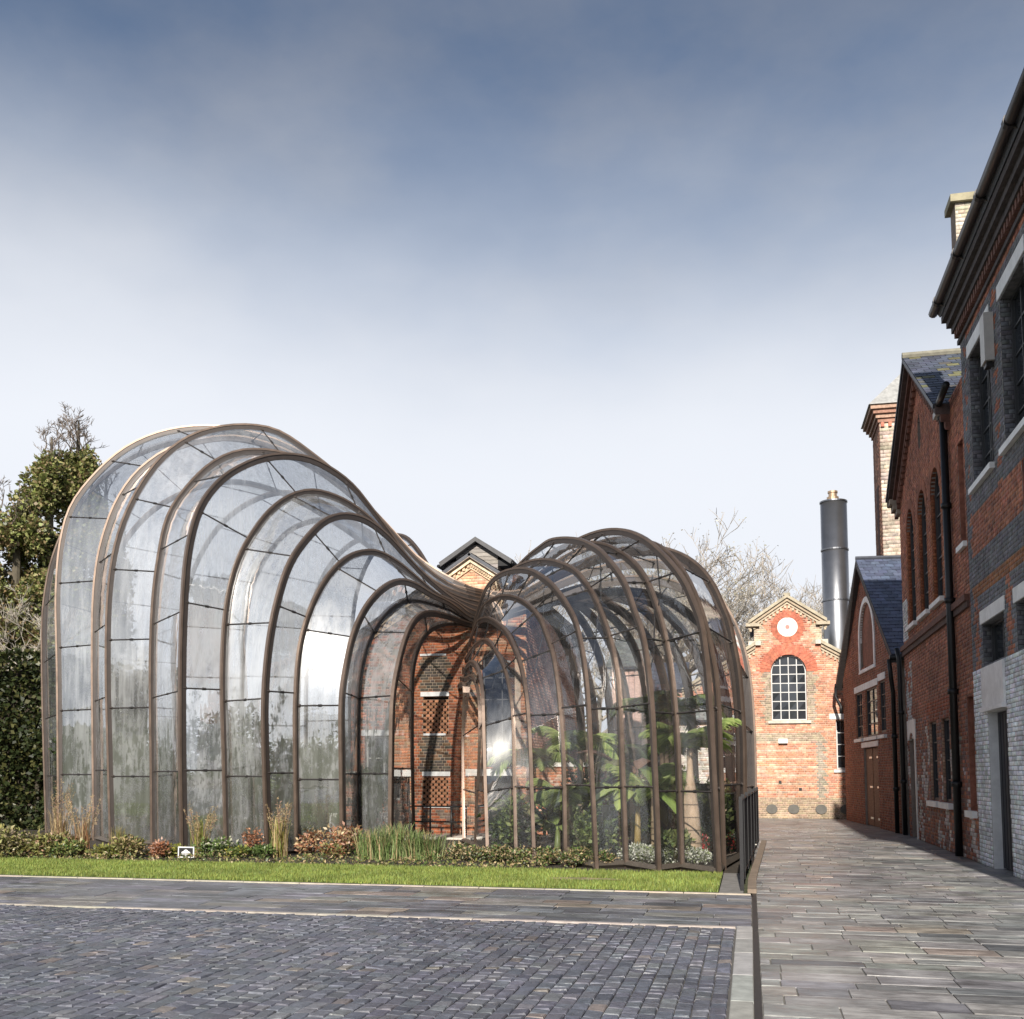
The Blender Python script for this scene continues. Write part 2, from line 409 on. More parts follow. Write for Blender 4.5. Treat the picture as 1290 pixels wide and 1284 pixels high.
# --- lawn
def lawn_back(x): return 16.95 + 0.12*math.sin(x*.6)
xs = np.linspace(-19, -0.45, 90); mb = MB()
for i in range(len(xs)-1):
    a, b = xs[i], xs[i+1]
    mb.add([(a, 14.44, 0.015), (b, 14.44, 0.015), (b, lawn_back(b), 0.035), (a, lawn_back(a), 0.035)], [(0, 1, 2, 3)], (0.15, 0.19, 0.05))
lawn = mb.build('lawn', MAT['turf']); lawn['kind'] = 'structure'
wc = gnd(735, 1110); WR = (0.62, 0.20)
nb = 95000
bx = rng.uniform(-19, -0.46, nb); by = 14.45 + rng.random(nb)*(16.95-14.45)
inw = ((bx-wc[0])/WR[0])**2 + ((by-wc[1])/WR[1])**2 < rng.uniform(.5, 1.3, nb)
keep = ~inw | (rng.random(nb) < .08); bx, by = bx[keep], by[keep]; nb = len(bx)
h = rng.uniform(.03, .06, nb); a = rng.uniform(0, 2*np.pi, nb); ln = rng.uniform(0, .03, nb); wd = rng.uniform(.004, .008, nb)
z0 = 0.015 + 0.02*(by-14.45)/2.5
P0 = np.stack([bx - wd*np.sin(a), by + wd*np.cos(a), z0], 1); P1 = np.stack([bx + wd*np.sin(a), by - wd*np.cos(a), z0], 1)
P2 = np.stack([bx + ln*np.cos(a), by + ln*np.sin(a), z0 + h], 1)
V = np.stack([P0, P1, P2], 1).reshape(-1, 3); Q = np.arange(nb*3).reshape(-1, 3)
cg = np.array([0.235, 0.305, 0.07])*rng.uniform(.65, 1.3, (nb, 1))*np.stack([rng.uniform(.85, 1.25, nb), np.ones(nb), np.ones(nb)], 1)
gr = np_mesh('grass', V, Q, np.repeat(cg, 3, 0), MAT['blade']); gr['kind'] = 'stuff'; tag(gr, 'short bright green mown grass of the lawn strip', 'grass')
# worn bare patch
mb = MB(); vs = [(wc[0], wc[1], .034)]
for k in range(28):
    r = random.uniform(.8, 1.1); vs.append((wc[0]+WR[0]*r*math.cos(k*2*math.pi/28), wc[1]+WR[1]*r*math.sin(k*2*math.pi/28), .034))
mb.add(vs, [(0, k+1, (k+1) % 28+1) for k in range(28)], (.30, .23, .15))
p = mb.build('bare_patch', MAT['turf'], lawn)
# --- planting bed soil, wraps round behind
bed = sheet('planting_bed', -30, -0.10, 16.80, 45, 0.006, MAT['soil'])
mb = MB().box((-0.44, 14.44, -.05), (-0.12, 17.3, .012), (.20, .19, .18)); q = mb.build('gravel_margin', MAT['stone']); q['kind'] = 'structure'

# ================================================================== BRICKWORK
class Frame:
    def __init__(s, O, U, Nn): s.O = np.array(O, float); s.U = np.array(U, float); s.N = np.array(Nn, float)
    def p(s, u, v, z): return s.O + s.U*u + s.N*v + np.array([0, 0, z])
    def box(s, mb, u0, u1, v0, v1, z0, z1, c=(1, 1, 1)):
        if np.dot(np.cross(s.U, s.N), (0, 0, 1)) < 0: u0, u1 = u1, u0
        return mb.hexa([s.p(u0, v0, z0), s.p(u1, v0, z0), s.p(u1, v1, z0), s.p(u0, v1, z0), s.p(u0, v0, z1), s.p(u1, v0, z1), s.p(u1, v1, z1), s.p(u0, v1, z1)], c)
    def prism(s, mb, poly, v0, v1, c=(1, 1, 1)):       # poly: (u,z) outline
        n = len(poly); vs = [s.p(u, v0, z) for u, z in poly] + [s.p(u, v1, z) for u, z in poly]
        fs = [tuple(range(n)), tuple(range(2*n-1, n-1, -1))] + [(i, (i+1) % n, n+(i+1) % n, n+i) for i in range(n)]
        return mb.add(vs, fs, c)
def sub(iv, a, b):
    out = []
    for p, q in iv:
        if b <= p or a >= q: out.append((p, q)); continue
        if a > p: out.append((p, a))
        if b < q: out.append((b, q))
    return out
def rect(u0, u1, z0, z1): return lambda z: (u0, u1) if z0 <= z <= z1 else None
def arch(u0, u1, z0, zs, rise=None):
    c, r = (u0+u1)/2, (u1-u0)/2; rise = rise or r
    def f(z):
        if z < z0 or z > zs+rise: return None
        if z <= zs: return (u0, u1)
        k = math.sqrt(max(0, 1-((z-zs)/rise)**2)); return (c-r*k, c+r*k)
    return f
def oval(c, zc, ru, rz):
    def f(z):
        t = 1-((z-zc)/rz)**2
        return (c-ru*math.sqrt(t), c+ru*math.sqrt(t)) if t > 0 else None
    return f
def facade(parent, fr, prof, ztop, holes, colf, mortar=(.36, .32, .27), z0=0.0, ch=0.075, bl=0.225, proud=0.008, back=0.30):
    wall = MB(); br = []; bc = []
    rows = int(math.ceil((ztop-z0)/ch))
    for r in range(rows):
        za = z0 + r*ch; zb = za+ch; zm = (za+zb)/2
        pr = prof(zm)
        if pr is None: continue
        iv = [pr]
        for h in holes:
            t = h(zm)
            if t: iv = sub(iv, t[0], t[1])
        for a, b in iv:
            wall.add([fr.p(a, 0, za), fr.p(b, 0, za), fr.p(b, 0, zb), fr.p(a, 0, zb), fr.p(a, -back, za), fr.p(b, -back, za), fr.p(b, -back, zb), fr.p(a, -back, zb)],
                     [(0, 1, 2, 3), (0, 3, 7, 4), (1, 5, 6, 2), (4, 7, 6, 5)], mortar)
            head = (r % 2 == 1)
            u = pr[0] - (bl*.25 if head else 0) - (bl*.5 if r % 4 >= 2 else 0)
            k = 0
            while u < b:
                l = bl if (k % 2 == 0) else bl*.5
                k += 1
                s, e = max(u, a)+.005, min(u+l, b)-.005
                u += l
                if e - s < .03: continue
                cc = colf((s+e)/2, zm, r)
                if cc is None: continue
                v = proud + random.uniform(-.003, .003)
                br.append((s, e, za+.005, zb-.005, v)); bc.append(jit(cc, .22, .06))
    o = wall.build('wall', MAT['mortar'], parent)
    B = np.array(br); n = len(B)
    def P(u, v, z): return fr.O[None] + fr.U[None]*u[:, None] + fr.N[None]*v[:, None] + np.array([[0, 0, 1.]])*z[:, None]
    zz = np.zeros(n); s, e, za, zb, v = B.T
    V = np.stack([P(s, zz, za), P(e, zz, za), P(e, zz, zb), P(s, zz, zb), P(s+.003, v, za+.003), P(e-.003, v, za+.003), P(e-.003, v, zb-.003), P(s+.003, v, zb-.003)], 1).reshape(-1, 3)
    f = np.array([(4, 5, 6, 7), (0, 1, 5, 4), (1, 2, 6, 5), (2, 3, 7, 6), (3, 0, 4, 7)])
    Q = (np.arange(n)[:, None, None]*8 + f[None]).reshape(-1, 4)
    np_mesh('brickwork', V, Q, np.repeat(np.array(bc), 8, 0), MAT['brick'], parent, kind='stuff')
    return o
WHITE = (.78, .78, .77); RED = (.40, .155, .092); DRED = (.28, .108, .07); GREY = (.165, .165, .18); CREAM = (.47, .385, .315); ORANGE = (.54, .245, .155)
def window(parent, fr, u0, u1, z0, z1, depth=.16, nx=2, nz=3, top=None, fc=(.10, .10, .11), bar=.03, frm=.06, pc=(.02, .024, .03), rev=None, reveal_c=None, jamb=None):
    """frame, bars and panes set back in an opening; top = rise of a round head"""
    rc = reveal_c or DRED
    rv = MB()
    for a, b in ((u0-.01, u0+.012), (u1-.012, u1+.01)): fr.box(rv, a, b, -.30, -.004, z0, z1, rc)
    fr.box(rv, u0, u1, -.30, -.004, z0-.02, z0+.012, rc)
    if not top: fr.box(rv, u0, u1, -.30, -.004, z1-.012, z1+.02, rc)
    rv.build('reveal', MAT['brick'], parent)
    if jamb:
        jb = Frame(fr.p(u1-.013, 0, 0), -fr.N, -fr.U)
        facade(parent, jb, lambda z: (.0, max(.06, depth-.035)), z1, [], lambda u, z, r: jamb, z0=z0+.015, proud=.004, back=.01, mortar=tuple(q*.45 for q in jamb))
    f = MB()
    ztop = z1+top if top else z1
    fr.box(f, u0+.013, u0+frm, -depth-.05, -depth+.03, z0+.013, z1, fc); fr.box(f, u1-frm, u1-.013, -depth-.05, -depth+.03, z0+.013, z1, fc)
    fr.box(f, u0+frm, u1-frm, -depth-.05, -depth+.03, z0+.013, z0+frm+.01, fc)
    c, r = (u0+u1)/2, (u1-u0)/2
    if top:
        n = 14
        for i in range(n):
            a0, a1 = math.pi*i/n, math.pi*(i+1)/n
            q = lambda a, k: (c+(r-k)*math.cos(a), z1+top*(1-k/r)*math.sin(a))
            poly = [q(a0, 0), q(a1, 0), q(a1, frm), q(a0, frm)]
            fr.prism(f, poly, -depth-.05, -depth+.03, fc)
    else:
        fr.box(f, u0+frm, u1-frm, -depth-.05, -depth+.03, z1-frm, z1-.013, fc)
    fo = f.build('window', MAT['paint'], parent)
    def head(u):
        return z1+top*math.sqrt(max(0, 1-((u-c)/r)**2)) if top else z1
    b = MB(); pts_u = [u0+frm+(u1-u0-2*frm)*i/nx for i in range(nx+1)]; pz = [z0+frm+(ztop-z0-2*frm)*i/nz for i in range(nz+1)]
    for u in pts_u[1:-1]: fr.box(b, u-bar/2, u+bar/2, -depth-.03, -depth+.012, z0+frm, head(u)-frm*.5, fc)
    for z in pz[1:-1]:
        du = 0
        if top and z > z1: du = r*(1-math.sqrt(max(0, 1-((z-z1)/top)**2)))
        fr.box(b, u0+frm+du, u1-frm-du, -depth-.027, -depth+.009, z-bar/2, z+bar/2, fc)
    if b.v: b.build('glazing_bars', MAT['paint'], fo)
    for i in range(nx):
        for j in range(nz):
            a0, a1 = pts_u[i], pts_u[i+1]; zz0, zz1 = pz[j], pz[j+1]
            if top:
                lim = min(head(a0+.02), head(a1-.02)) if abs((a0+a1)/2-c) > .01 else z1+top*.97
                if zz0 >= lim: continue
            g = MB(); s = random.uniform(-.004, .004); t2 = random.uniform(-.004, .004)
            if top and zz1 > min(head(a0+.01), head(a1-.01)):
                poly = [(a0, zz0), (a1, zz0)]
                for k in range(5):
                    uu = a1+(a0-a1)*k/4; poly.append((uu, max(zz0+.001, min(zz1, head(uu)-.01))))
                g.add([fr.p(u, -depth-.01+s, z) for u, z in poly], [tuple(range(len(poly)))], pc)
            else:
                g.add([fr.p(a0, -depth-.012+s, zz0), fr.p(a1, -depth-.012-s, zz0), fr.p(a1, -depth-.012+t2, zz1), fr.p(a0, -depth-.012-t2, zz1)], [(0, 1, 2, 3)], jit(pc, .3))
            g.build('pane', MAT['window_glass'], fo)
    bk = MB(); fr.box(bk, u0-.03, u1+.03, -.42, -.305, z0-.03, ztop+.03, (.015, .015, .017)); bk.build('blind', MAT['paint'], parent)  # near-black board put in for the unlit room behind the panes
    return fo
def bar_of(parent, name, fr, u0, u1, v0, v1, z0, z1, mat='paint', c=WHITE):
    mb = MB(); fr.box(mb, u0, u1, v0, v1, z0, z1, c); return mb.build(name, MAT[mat], parent)
def pipe(parent, name, pts, r, c=(.012, .012, .013), mat='dark_metal', n=8, collars=()):
    mb = MB(); mb.tube(pts, r, n, c)
    for z in collars:
        x, y = pts[0][0], pts[0][1]
        for (a, b) in zip(pts[:-1], pts[1:]):
            if min(a[2], b[2]) <= z <= max(a[2], b[2]):
                t = (z-a[2])/((b[2]-a[2]) or 1); x = a[0]+(b[0]-a[0])*t; y = a[1]+(b[1]-a[1])*t
        mb.tube([(x, y, z-.05), (x, y, z+.05)], r*1.4, n, c)
    return mb.build(name, MAT[mat], parent, smooth=True)
def slates(parent, A, B, Cc, D, sw=.26, sh=.20, base=(.075, .085, .115), moss=0.0):
    """slates on the quad A(eave left) B(eave right) Cc(ridge right) D(ridge left)"""
    A, B, Cc, D = [np.array(q, float) for q in (A, B, Cc, D)]
    nrm = np.cross(B-A, D-A); nrm /= np.linalg.norm(nrm)
    if nrm[2] < 0: nrm = -nrm
    L = np.linalg.norm(D-A); W = np.linalg.norm(B-A); nr = max(1, int(L/sh)); nc = max(1, int(W/sw))
    mb = MB()
    base_mb = MB(); base_mb.add([A, B, Cc, D, A-nrm*.08, B-nrm*.08, Cc-nrm*.08, D-nrm*.08], [(0, 1, 2, 3), (7, 6, 5, 4), (0, 4, 5, 1), (1, 5, 6, 2), (2, 6, 7, 3), (3, 7, 4, 0)], (.05, .055, .07))
    ro = base_mb.build('roof', MAT['slate'], parent)
    S = lambda i, j: A+(B-A)*i+((D-A)+((Cc-B)-(D-A))*i)*j
    for r in range(nr):
        for c in range(nc+1):
            i0 = (c-(.5 if r % 2 else 0))/nc; i1 = i0+1/nc
            i0, i1 = max(0, i0), min(1, i1)
            if i1-i0 < .2/nc: continue
            g = .008/W; j0, j1 = r/nr, min(1, (r+1)/nr+.02)
            t0, t1 = .022+random.uniform(0, .006), .008
            cc = base
            if random.random() < moss*(.4+.6*math.sin(c*.7+r*.5)**2): cc = (.15, .145, .075) if random.random() < .5 else (.13, .125, .11)
            cc = jit(cc, .28)
            mb.add([S(i0+g, j0)+nrm*t0, S(i1-g, j0)+nrm*t0, S(i1-g, j1)+nrm*t1, S(i0+g, j1)+nrm*t1, S(i0+g, j0)+nrm*.001, S(i1-g, j0)+nrm*.001],
                   [(0, 1, 2, 3), (4, 5, 1, 0)], cc)
    mb.build('slate_courses', MAT['slate'], ro, kind='stuff')
    return ro

# ------------------------------------------------------------------ B1: near warehouse with painted ground floor
X0 = 4.0
B1 = empty('brick_warehouse', 'tall red brick warehouse with white painted ground floor at the right edge', 'building', (X0, 14, 0))
B1.location = (0, 0, 0)
fr = Frame((X0, 8.0, 0), (0, 1, 0), (-1, 0, 0)); uy = lambda Y: Y-8.0
U1 = uy(20.30)
up_w = [(uy(18.05), uy(19.62)), (uy(15.75), uy(17.25)), (uy(13.2), uy(14.8)), (uy(10.6), uy(12.2))]
lo_w = [(uy(17.80), uy(19.40)), (uy(15.45), uy(17.02)), (uy(13.0), uy(14.6))]
door = (uy(17.87), uy(19.24))
side_w = (uy(14.9), uy(16.35))
holes = [rect(a, b, 6.66, 9.10) for a, b in up_w] + [rect(a, b, 3.44, 4.20) for a, b in lo_w] + [rect(*door, 0, 2.72), rect(uy(15.0), uy(16.36), 5.40, 6.22)]
def b1c(u, z, r):
    if z < 3.42: return (.80, .81, .83)
    if u > U1-.26-(.12 if r % 6 < 3 else 0): return GREY
    for a, b in up_w:
        if 6.2 < z < 9.5 and a-.30-(.11 if r % 6 < 3 else 0) < u < b+.30+(.11 if r % 6 < 3 else 0):
            if not (a < u < b) or z > 9.1 or z < 6.66: return GREY
    for a, b in lo_w:
        if 3.4 < z < 4.75 and a-.18-(.1 if r % 6 < 3 else 0) < u < b+.18+(.1 if r % 6 < 3 else 0): return GREY
    if 4.98 < z < 5.46: return GREY
    if 4.75 < z <= 4.98: return (.30, .13, .06)
    if 10.0 < z: return GREY
    return RED if random.random() > .18 else DRED
facade(B1, fr, lambda z: (0, U1), 10.05, holes, b1c, mortar=(.30, .28, .26))
# painted lower wall is thicker: smooth panel over the doorway, door, step
bar_of(B1, 'door_head', fr, door[0]-.03, door[1]+.20, .012, .05, 2.72, 3.42, 'paint', (.76, .76, .76))
bar_of(B1, 'door_hood', fr, door[0]-.05, door[1]+.24, .012, .09, 2.66, 2.72, 'paint', (.78, .78, .78))
rv = MB(); fr.box(rv, door[1]-.012, door[1]+.01, -.45, -.004, 0, 2.66, (.70, .71, .72)); fr.box(rv, door[0]-.01, door[0]+.012, -.45, -.004, 0, 2.66, (.70, .71, .72)); fr.box(rv, door[0], door[1], -.45, -.004, 2.65, 2.75, (.7, .7, .7)); rv.build('door_reveal', MAT['paint'], B1)
dr = MB(); fr.box(dr, door[0]+.012, door[1]-.012, -.21, -.15, .02, 2.64, (.016, .018, .028)); d = dr.build('door', MAT['paint'], B1)
for k in range(1, 7):
    mb = MB(); uu = door[0]+(door[1]-door[0])*k/7; fr.box(mb, uu-.012, uu+.012, -.148, -.142, .05, 2.6, (.006, .007, .01)); mb.build('door_board_joint', MAT['paint'], d)
mb = MB(); mb.tube([fr.p(door[0]+.15, -.12, 1.0), fr.p(door[0]+.15, -.12, 1.2)], .014, 6, (.3, .3, .3)); mb.build('door_handle', MAT['steel'], d)
for a, b in up_w:
    bar_of(B1, 'lintel', fr, a-.10, b+.10, -.25, .022, 9.10, 9.34)
    bar_of(B1, 'sill', fr, a-.08, b+.08, -.12, .09, 6.58, 6.68)
    window(B1, fr, a, b, 6.68, 9.10, .19, 3, 5, fc=(.045, .047, .05), reveal_c=GREY, jamb=(.15, .15, .16))
for a, b in lo_w:
    bar_of(B1, 'lintel', fr, a-.10, b+.10, -.25, .022, 4.20, 4.43)
    window(B1, fr, a, b, 3.46, 4.20, .17, 2, 1, fc=(.045, .047, .05), reveal_c=GREY, jamb=(.14, .14, .15))
window(B1, fr, uy(15.0), uy(16.36), 5.40, 6.22, .05, 2, 2, fc=(.03, .035, .05))
# cornice: corbelled courses, dentils, gutter
for z0, z1, v in ((9.62, 9.70, .05), (9.86, 9.98, .14), (9.98, 10.10, .22), (10.10, 10.22, .30)):
    bar_of(B1, 'cornice', fr, -.1, U1+.04+v*.3, -.02, v, z0, z1, 'brick', (.075, .065, .065))
ylist = np.arange(uy(11.0), U1, .17)
for u in ylist: bar_of(B1, 'dentil', fr, u, u+.09, 0, .11, 9.72, 9.86, 'brick', (.16, .075, .055))
gp = [(X0-.42, 7.6, 10.36), (X0-.42, 20.55, 10.36)]
pipe(B1, 'gutter', gp, .085, (.03, .025, .024), n=10)
for Y in np.arange(9, 20.6, 1.83):
    mb = MB(); mb.tube([(X0-.42, Y-.05, 10.36), (X0-.42, Y+.05, 10.36)], .10, 10, (.025, .022, .022)); mb.tube([(X0-.42, Y, 10.3), (X0-.05, Y, 10.15)], .018, 6, (.03, .03, .03)); mb.build('gutter_bracket', MAT['dark_metal'], B1)
slates(B1, (X0-.36, 8.0, 10.30), (X0-.36, 20.45, 10.30), (X0+4.0, 20.45, 13.1), (X0+4.0, 8.0, 13.1))
mb = MB(); mb.box((X0+.35, 8, 0), (X0+7.7, 8.3, 10.2), DRED); mb.box((X0+.31, 20.0, 0), (X0+7.7, 20.28, 10.2), DRED); mb.box((X0+7.7, 8, 0), (X0+8, 20.28, 10.2), DRED)
mb.add([(X0, 20.29, 10.05), (X0+8, 20.29, 10.05), (X0+4, 20.29, 13.0), (X0, 20.1, 10.05), (X0+8, 20.1, 10.05), (X0+4, 20.1, 13.0)], [(0, 1, 2), (5, 4, 3), (0, 3, 4, 1), (1, 4, 5, 2), (2, 5, 3, 0)], DRED)
mb.add([(X0, 8.0, 10.05), (X0+8, 8.0, 10.05), (X0+4, 8.0, 13.0), (X0, 8.2, 10.05), (X0+8, 8.2, 10.05), (X0+4, 8.2, 13.0)], [(2, 1, 0), (3, 4, 5), (0, 1, 4, 3), (1, 2, 5, 4), (2, 0, 3, 5)], DRED)
mb.build('rear_walls', MAT['brick'], B1)
slates(B1, (X0+8.3, 20.45, 10.1), (X0+8.3, 8.0, 10.1), (X0+4.0, 8.0, 13.1), (X0+4.0, 20.45, 13.1))
def endprof(z):
    if z < 10.05: return (0, 8)
    k = (13.0-z)/2.95; return (4-4*k, 4+4*k) if k > 0 else None
facade(B1, Frame((X0, 7.985, 0), (1, 0, 0), (0, -1, 0)), endprof, 13.0, [], lambda u, z, r: (.80, .81, .83) if z < 3.42 else (RED if random.random() > .2 else DRED), mortar=(.30, .28, .26), back=.01)
# stub gable parapet stack above the gutter
sx0, sx1 = onY(1204, 285, 19.85)[0], onY(1232, 285, 19.85)[0]; sz = onY(1204, 256, 19.85)[2]
mb = MB(); frk = Frame((sx0, 19.85, 0), (1, 0, 0), (0, -1, 0))
facade(B1, frk, lambda z: (0, sx1-sx0), sz, [], lambda u, z, r: (.50, .45, .36) if random.random() > .3 else (.38, .33, .25), z0=10.2, back=.02, mortar=(.3, .27, .22))
mb.box((sx0-.0, 19.875, 10.2), (sx1, 20.28, sz), (.20, .15, .12)); ck = mb.build('chimney_stack', MAT['brick'], B1)  # body darker than the cream front: the side's shade is in its colour
mb = MB(); mb.box((sx0-.09, 19.76, sz), (sx1+.09, 20.37, sz+.14), (.30, .27, .18)); mb.build('stack_cap', MAT['stone'], ck)
# grey meter cabinet / flood-light box by the upper window
mb = MB(); fr.box(mb, uy(17.66), uy(17.96), .012, .16, 8.28, 9.08, (.55, .53, .50)); lb = mb.build('wall_cabinet', MAT['paint'], B1)
mb = MB(); fr.box(mb, uy(17.72), uy(17.90), .03, .13, 8.20, 8.28, (.02, .02, .02)); mb.build('cabinet_vent', MAT['dark_metal'], lb)
mb = MB(); mb.tube([fr.p(uy(17.93), .05, 8.2), fr.p(uy(17.97), .03, 7.9), fr.p(uy(17.97), .03, 6.7)], .012, 6, (.02, .02, .02)); mb.build('cable', MAT['dark_metal'], lb)

# ------------------------------------------------------------------ B2: gabled hall with three round-headed windows
B2 = empty('gabled_brick_hall', 'red brick gabled hall with three tall arched windows and black downpipe', 'building')
fr = Frame((X0, 20.30, 0), (0, 1, 0), (-1, 0, 0)); uy = lambda Y: Y-20.30
Gm, Ga, Gb = uy(25.25), uy(21.75), uy(28.75)
def b2prof(z):
    if z < 9.0: return (0.0, Gb)
    k = (11.28-z)/2.28
    return (Gm-k*(Gm-Ga), Gm+k*(Gb-Gm)) if k > 0 else None
arches = [(uy(26.52), uy(27.62)), (uy(24.70), uy(25.80)), (uy(22.92), uy(24.02))]
lowin = [(uy(22.80), uy(23.75)), (uy(24.30), uy(25.30))]
slitw = (uy(20.42), uy(20.95)); dr2 = (uy(27.35), uy(28.35))
holes = [arch(a, b, 5.28, 7.62) for a, b in arches] + [oval(Gm, 9.55, .20, .42)] + [rect(a, b, 1.0, 2.78) for a, b in lowin] + [rect(*slitw, 5.9, 7.9), rect(uy(20.38), uy(20.98), .92, 3.05), rect(*dr2, 0, 2.45)]
def limewash(u, z):
    return .55*math.sin(u*2.1+z*1.3)+.5*math.sin(u*5.3-z*2.7)+.35*math.sin(u*9.1+z*6.1)
def b2c(u, z, r):
    if z < 2.95 and limewash(u, z)+random.uniform(-.5, .5) > .55+max(0, z-2.2): return (.55, .48, .44)
    if z < 2.9 and random.random() < .35: return (.24, .14, .12)
    if u > Gb-.9 and 5.0 < z < 6.1: return (.66, .64, .62)
    if u > Gb-1.2 and 2.9 < z < 4.4 and limewash(u, z)+random.uniform(-.3, .3) > .2: return (.50, .49, .48)
    for a, b in arches:
        if 4.9 < z < 7.6 and (a-.24 < u < a+.02 or b-.02 < u < b+.24): return (.34, .115, .05)
    if 2.78 < z < 3.2 and lowin[0][0]-.2 < u < lowin[1][1]+.2: return (.34, .10, .05)
    return RED if random.random() > .3 else DRED
facade(B2, fr, b2prof, 11.28, holes, b2c, mortar=(.27, .22, .19))
for a, b in arches:
    window(B2, fr, a, b, 5.28, 7.62, .11, 2, 6, top=(b-a)/2, fc=(.05, .045, .045), reveal_c=(.22, .075, .045), jamb=(.36, .12, .055))
    bar_of(B2, 'sill', fr, a-.12, b+.12, -.20, .10, 5.18, 5.28)
    mb = MB(); c_, r_ = (a+b)/2, (b-a)/2
    n = 16
    for i in range(n):
        a0, a1 = math.pi*i/n, math.pi*(i+.9)/n
        fr.prism(mb, [(c_+r_*math.cos(a0), 7.62+r_*math.sin(a0)), (c_+r_*math.cos(a1), 7.62+r_*math.sin(a1)), (c_+(r_+.24)*math.cos(a1), 7.62+(r_+.24)*math.sin(a1)), (c_+(r_+.24)*math.cos(a0), 7.62+(r_+.24)*math.sin(a0))], -.3, .018, jit((.30, .10, .05), .2))
    mb.build('arch_ring', MAT['brick'], B2)
mb = MB(); fr.prism(mb, [(Gm+.22*math.cos(t), 9.55+.45*math.sin(t)) for t in np.linspace(0, 2*math.pi, 20, endpoint=False)], -.4, -.12, (.05, .03, .025)); mb.build('oval_louvre', MAT['paint'], B2)
for a, b in lowin:
    window(B2, fr, a, b, 1.0, 2.78, .09, 2, 4, fc=(.035, .035, .04), jamb=(.42, .26, .19))
    bar_of(B2, 'sill', fr, a-.14, b+.10, -.1, .10, .88, 1.0)
window(B2, fr, slitw[0], slitw[1], 5.9, 7.9, .14, 1, 3, fc=(.05, .05, .05)); bar_of(B2, 'sill', fr, slitw[0]-.06, slitw[1]+.1, -.1, .08, 5.80, 5.9)
window(B2, fr, uy(20.38), uy(20.98), .92, 3.05, .14, 1, 3, fc=(.04, .04, .045)); bar_of(B2, 'sill', fr, uy(20.36), uy(21.06), -.1, .10, .80, .92)
# ground-floor door with white segmental head
mb = MB(); fr.prism(mb, [(dr2[0]-.15, 2.95), (dr2[0]-.15, 2.45), (dr2[0]+.1, 2.45), (dr2[0]+.3, 2.60), (dr2[0]+.5, 2.64), (dr2[1]-.3, 2.60), (dr2[1]-.1, 2.45), (dr2[1]+.15, 2.45), (dr2[1]+.15, 2.95)], -.05, .03, (.72, .72, .70)); mb.build('door_head', MAT['paint'], B2)
mb = MB(); fr.box(mb, dr2[0], dr2[1], -.16, -.10, 0, 2.62, (.18, .13, .11)); d = mb.build('door', MAT['timber'], B2)
bar_of(B2, 'door_post', fr, dr2[0]-.09, dr2[0]+.02, -.1, .035, 0, 2.45, 'paint', (.70, .69, .66))
# string course, verge corbels, kneeler, pipe
bar_of(B2, 'string_course', fr, 0.02, Gb+.05, -.02, .10, 4.78, 4.90, 'brick', (.15, .065, .045)); bar_of(B2, 'string_course', fr, 0.02, Gb+.04, -.02, .06, 4.66, 4.78, 'brick', (.09, .05, .04))
sl2 = (Gm-Ga)/2.28
for sgn in (-1, 1):
    e = Ga if sgn < 0 else Gb
    for k, (v, t0, t1, cc) in enumerate(((.10, -.46, -.30, (.16, .07, .05)), (.18, -.30, -.14, (.12, .055, .04)), (.28, -.14, .06, (.085, .06, .055)))):
        ee = e + sgn*.25
        dz = .25/sl2
        mb = MB(); fr.prism(mb, [(ee, 9.0-dz+t0), (ee, 9.0-dz+t1), (Gm, 11.28+t1), (Gm, 11.28+t0)], .0 if k == 0 else .002*k, v, cc); mb.build('verge_moulding', MAT['brick'], B2)
    nd = 20
    for k in range(nd):
        q = (k+.3)/nd; ua = e+(Gm-e)*q; z = 9.0+2.28*q-.50
        mb = MB(); fr.box(mb, ua-.05, ua+.05, .0, .09, z-.10, z+.02, (.17, .075, .05)); mb.build('dentil', MAT['brick'], B2)
for k, v in enumerate((.10, .18, .26)):
    bar_of(B2, 'kneeler', fr, Gb-.22+.03*k, Gb+.14+.07*k, -.02, v, 8.42+.14*k, 8.56+.14*k, 'stone', (.30, .25, .20))
bar_of(B2, 'kneeler', fr, Ga-.22, Ga+.16, -.02, .26, 8.72, 8.84, 'stone', (.62, .60, .57))
pipe(B2, 'downpipe', [(X0-.10, 21.72, 8.95), (X0-.10, 21.70, .02)], .075, collars=(8.7, 6.9, 5.0, 3.2, 1.4))
pipe(B2, 'downpipe', [(X0-.16, 28.95, 4.9), (X0-.12, 28.85, 4.6), (X0-.10, 28.85, .02)], .06, collars=(3.2, 1.4))
pipe(B2, 'gutter', [(X0-.25, 20.45, 8.92), (X0-.2, 21.75, 8.92)], .07)
ap = 11.28+.07; ev = 9.0-.25/sl2+.07
slates(B2, (X0-.32, 21.50, ev), (X0+9, 21.50, ev), (X0+9, 25.25, ap), (X0-.32, 25.25, ap), moss=.30)
slates(B2, (X0+9, 29.0, ev), (X0-.32, 29.0, ev), (X0-.32, 25.25, ap), (X0+9, 25.25, ap), moss=.3)
mb = MB(); mb.tube([(X0-.32, 25.25, ap+.05), (X0+9, 25.25, ap+.05)], .09, 8, (.20, .19, .15)); mb.build('ridge_tiles', MAT['stone'], B2)
mb = MB(); mb.box((X0+.32, 28.5, 0), (X0+9, 28.74, 9), DRED); mb.box((X0+8.8, 20.31, 0), (X0+9, 28.5, 9), DRED); mb.box((X0+.32, 20.31, 8.6), (X0+8.8, 21.6, 8.8), (.06, .065, .08)); mb.build('rear_walls', MAT['brick'], B2)

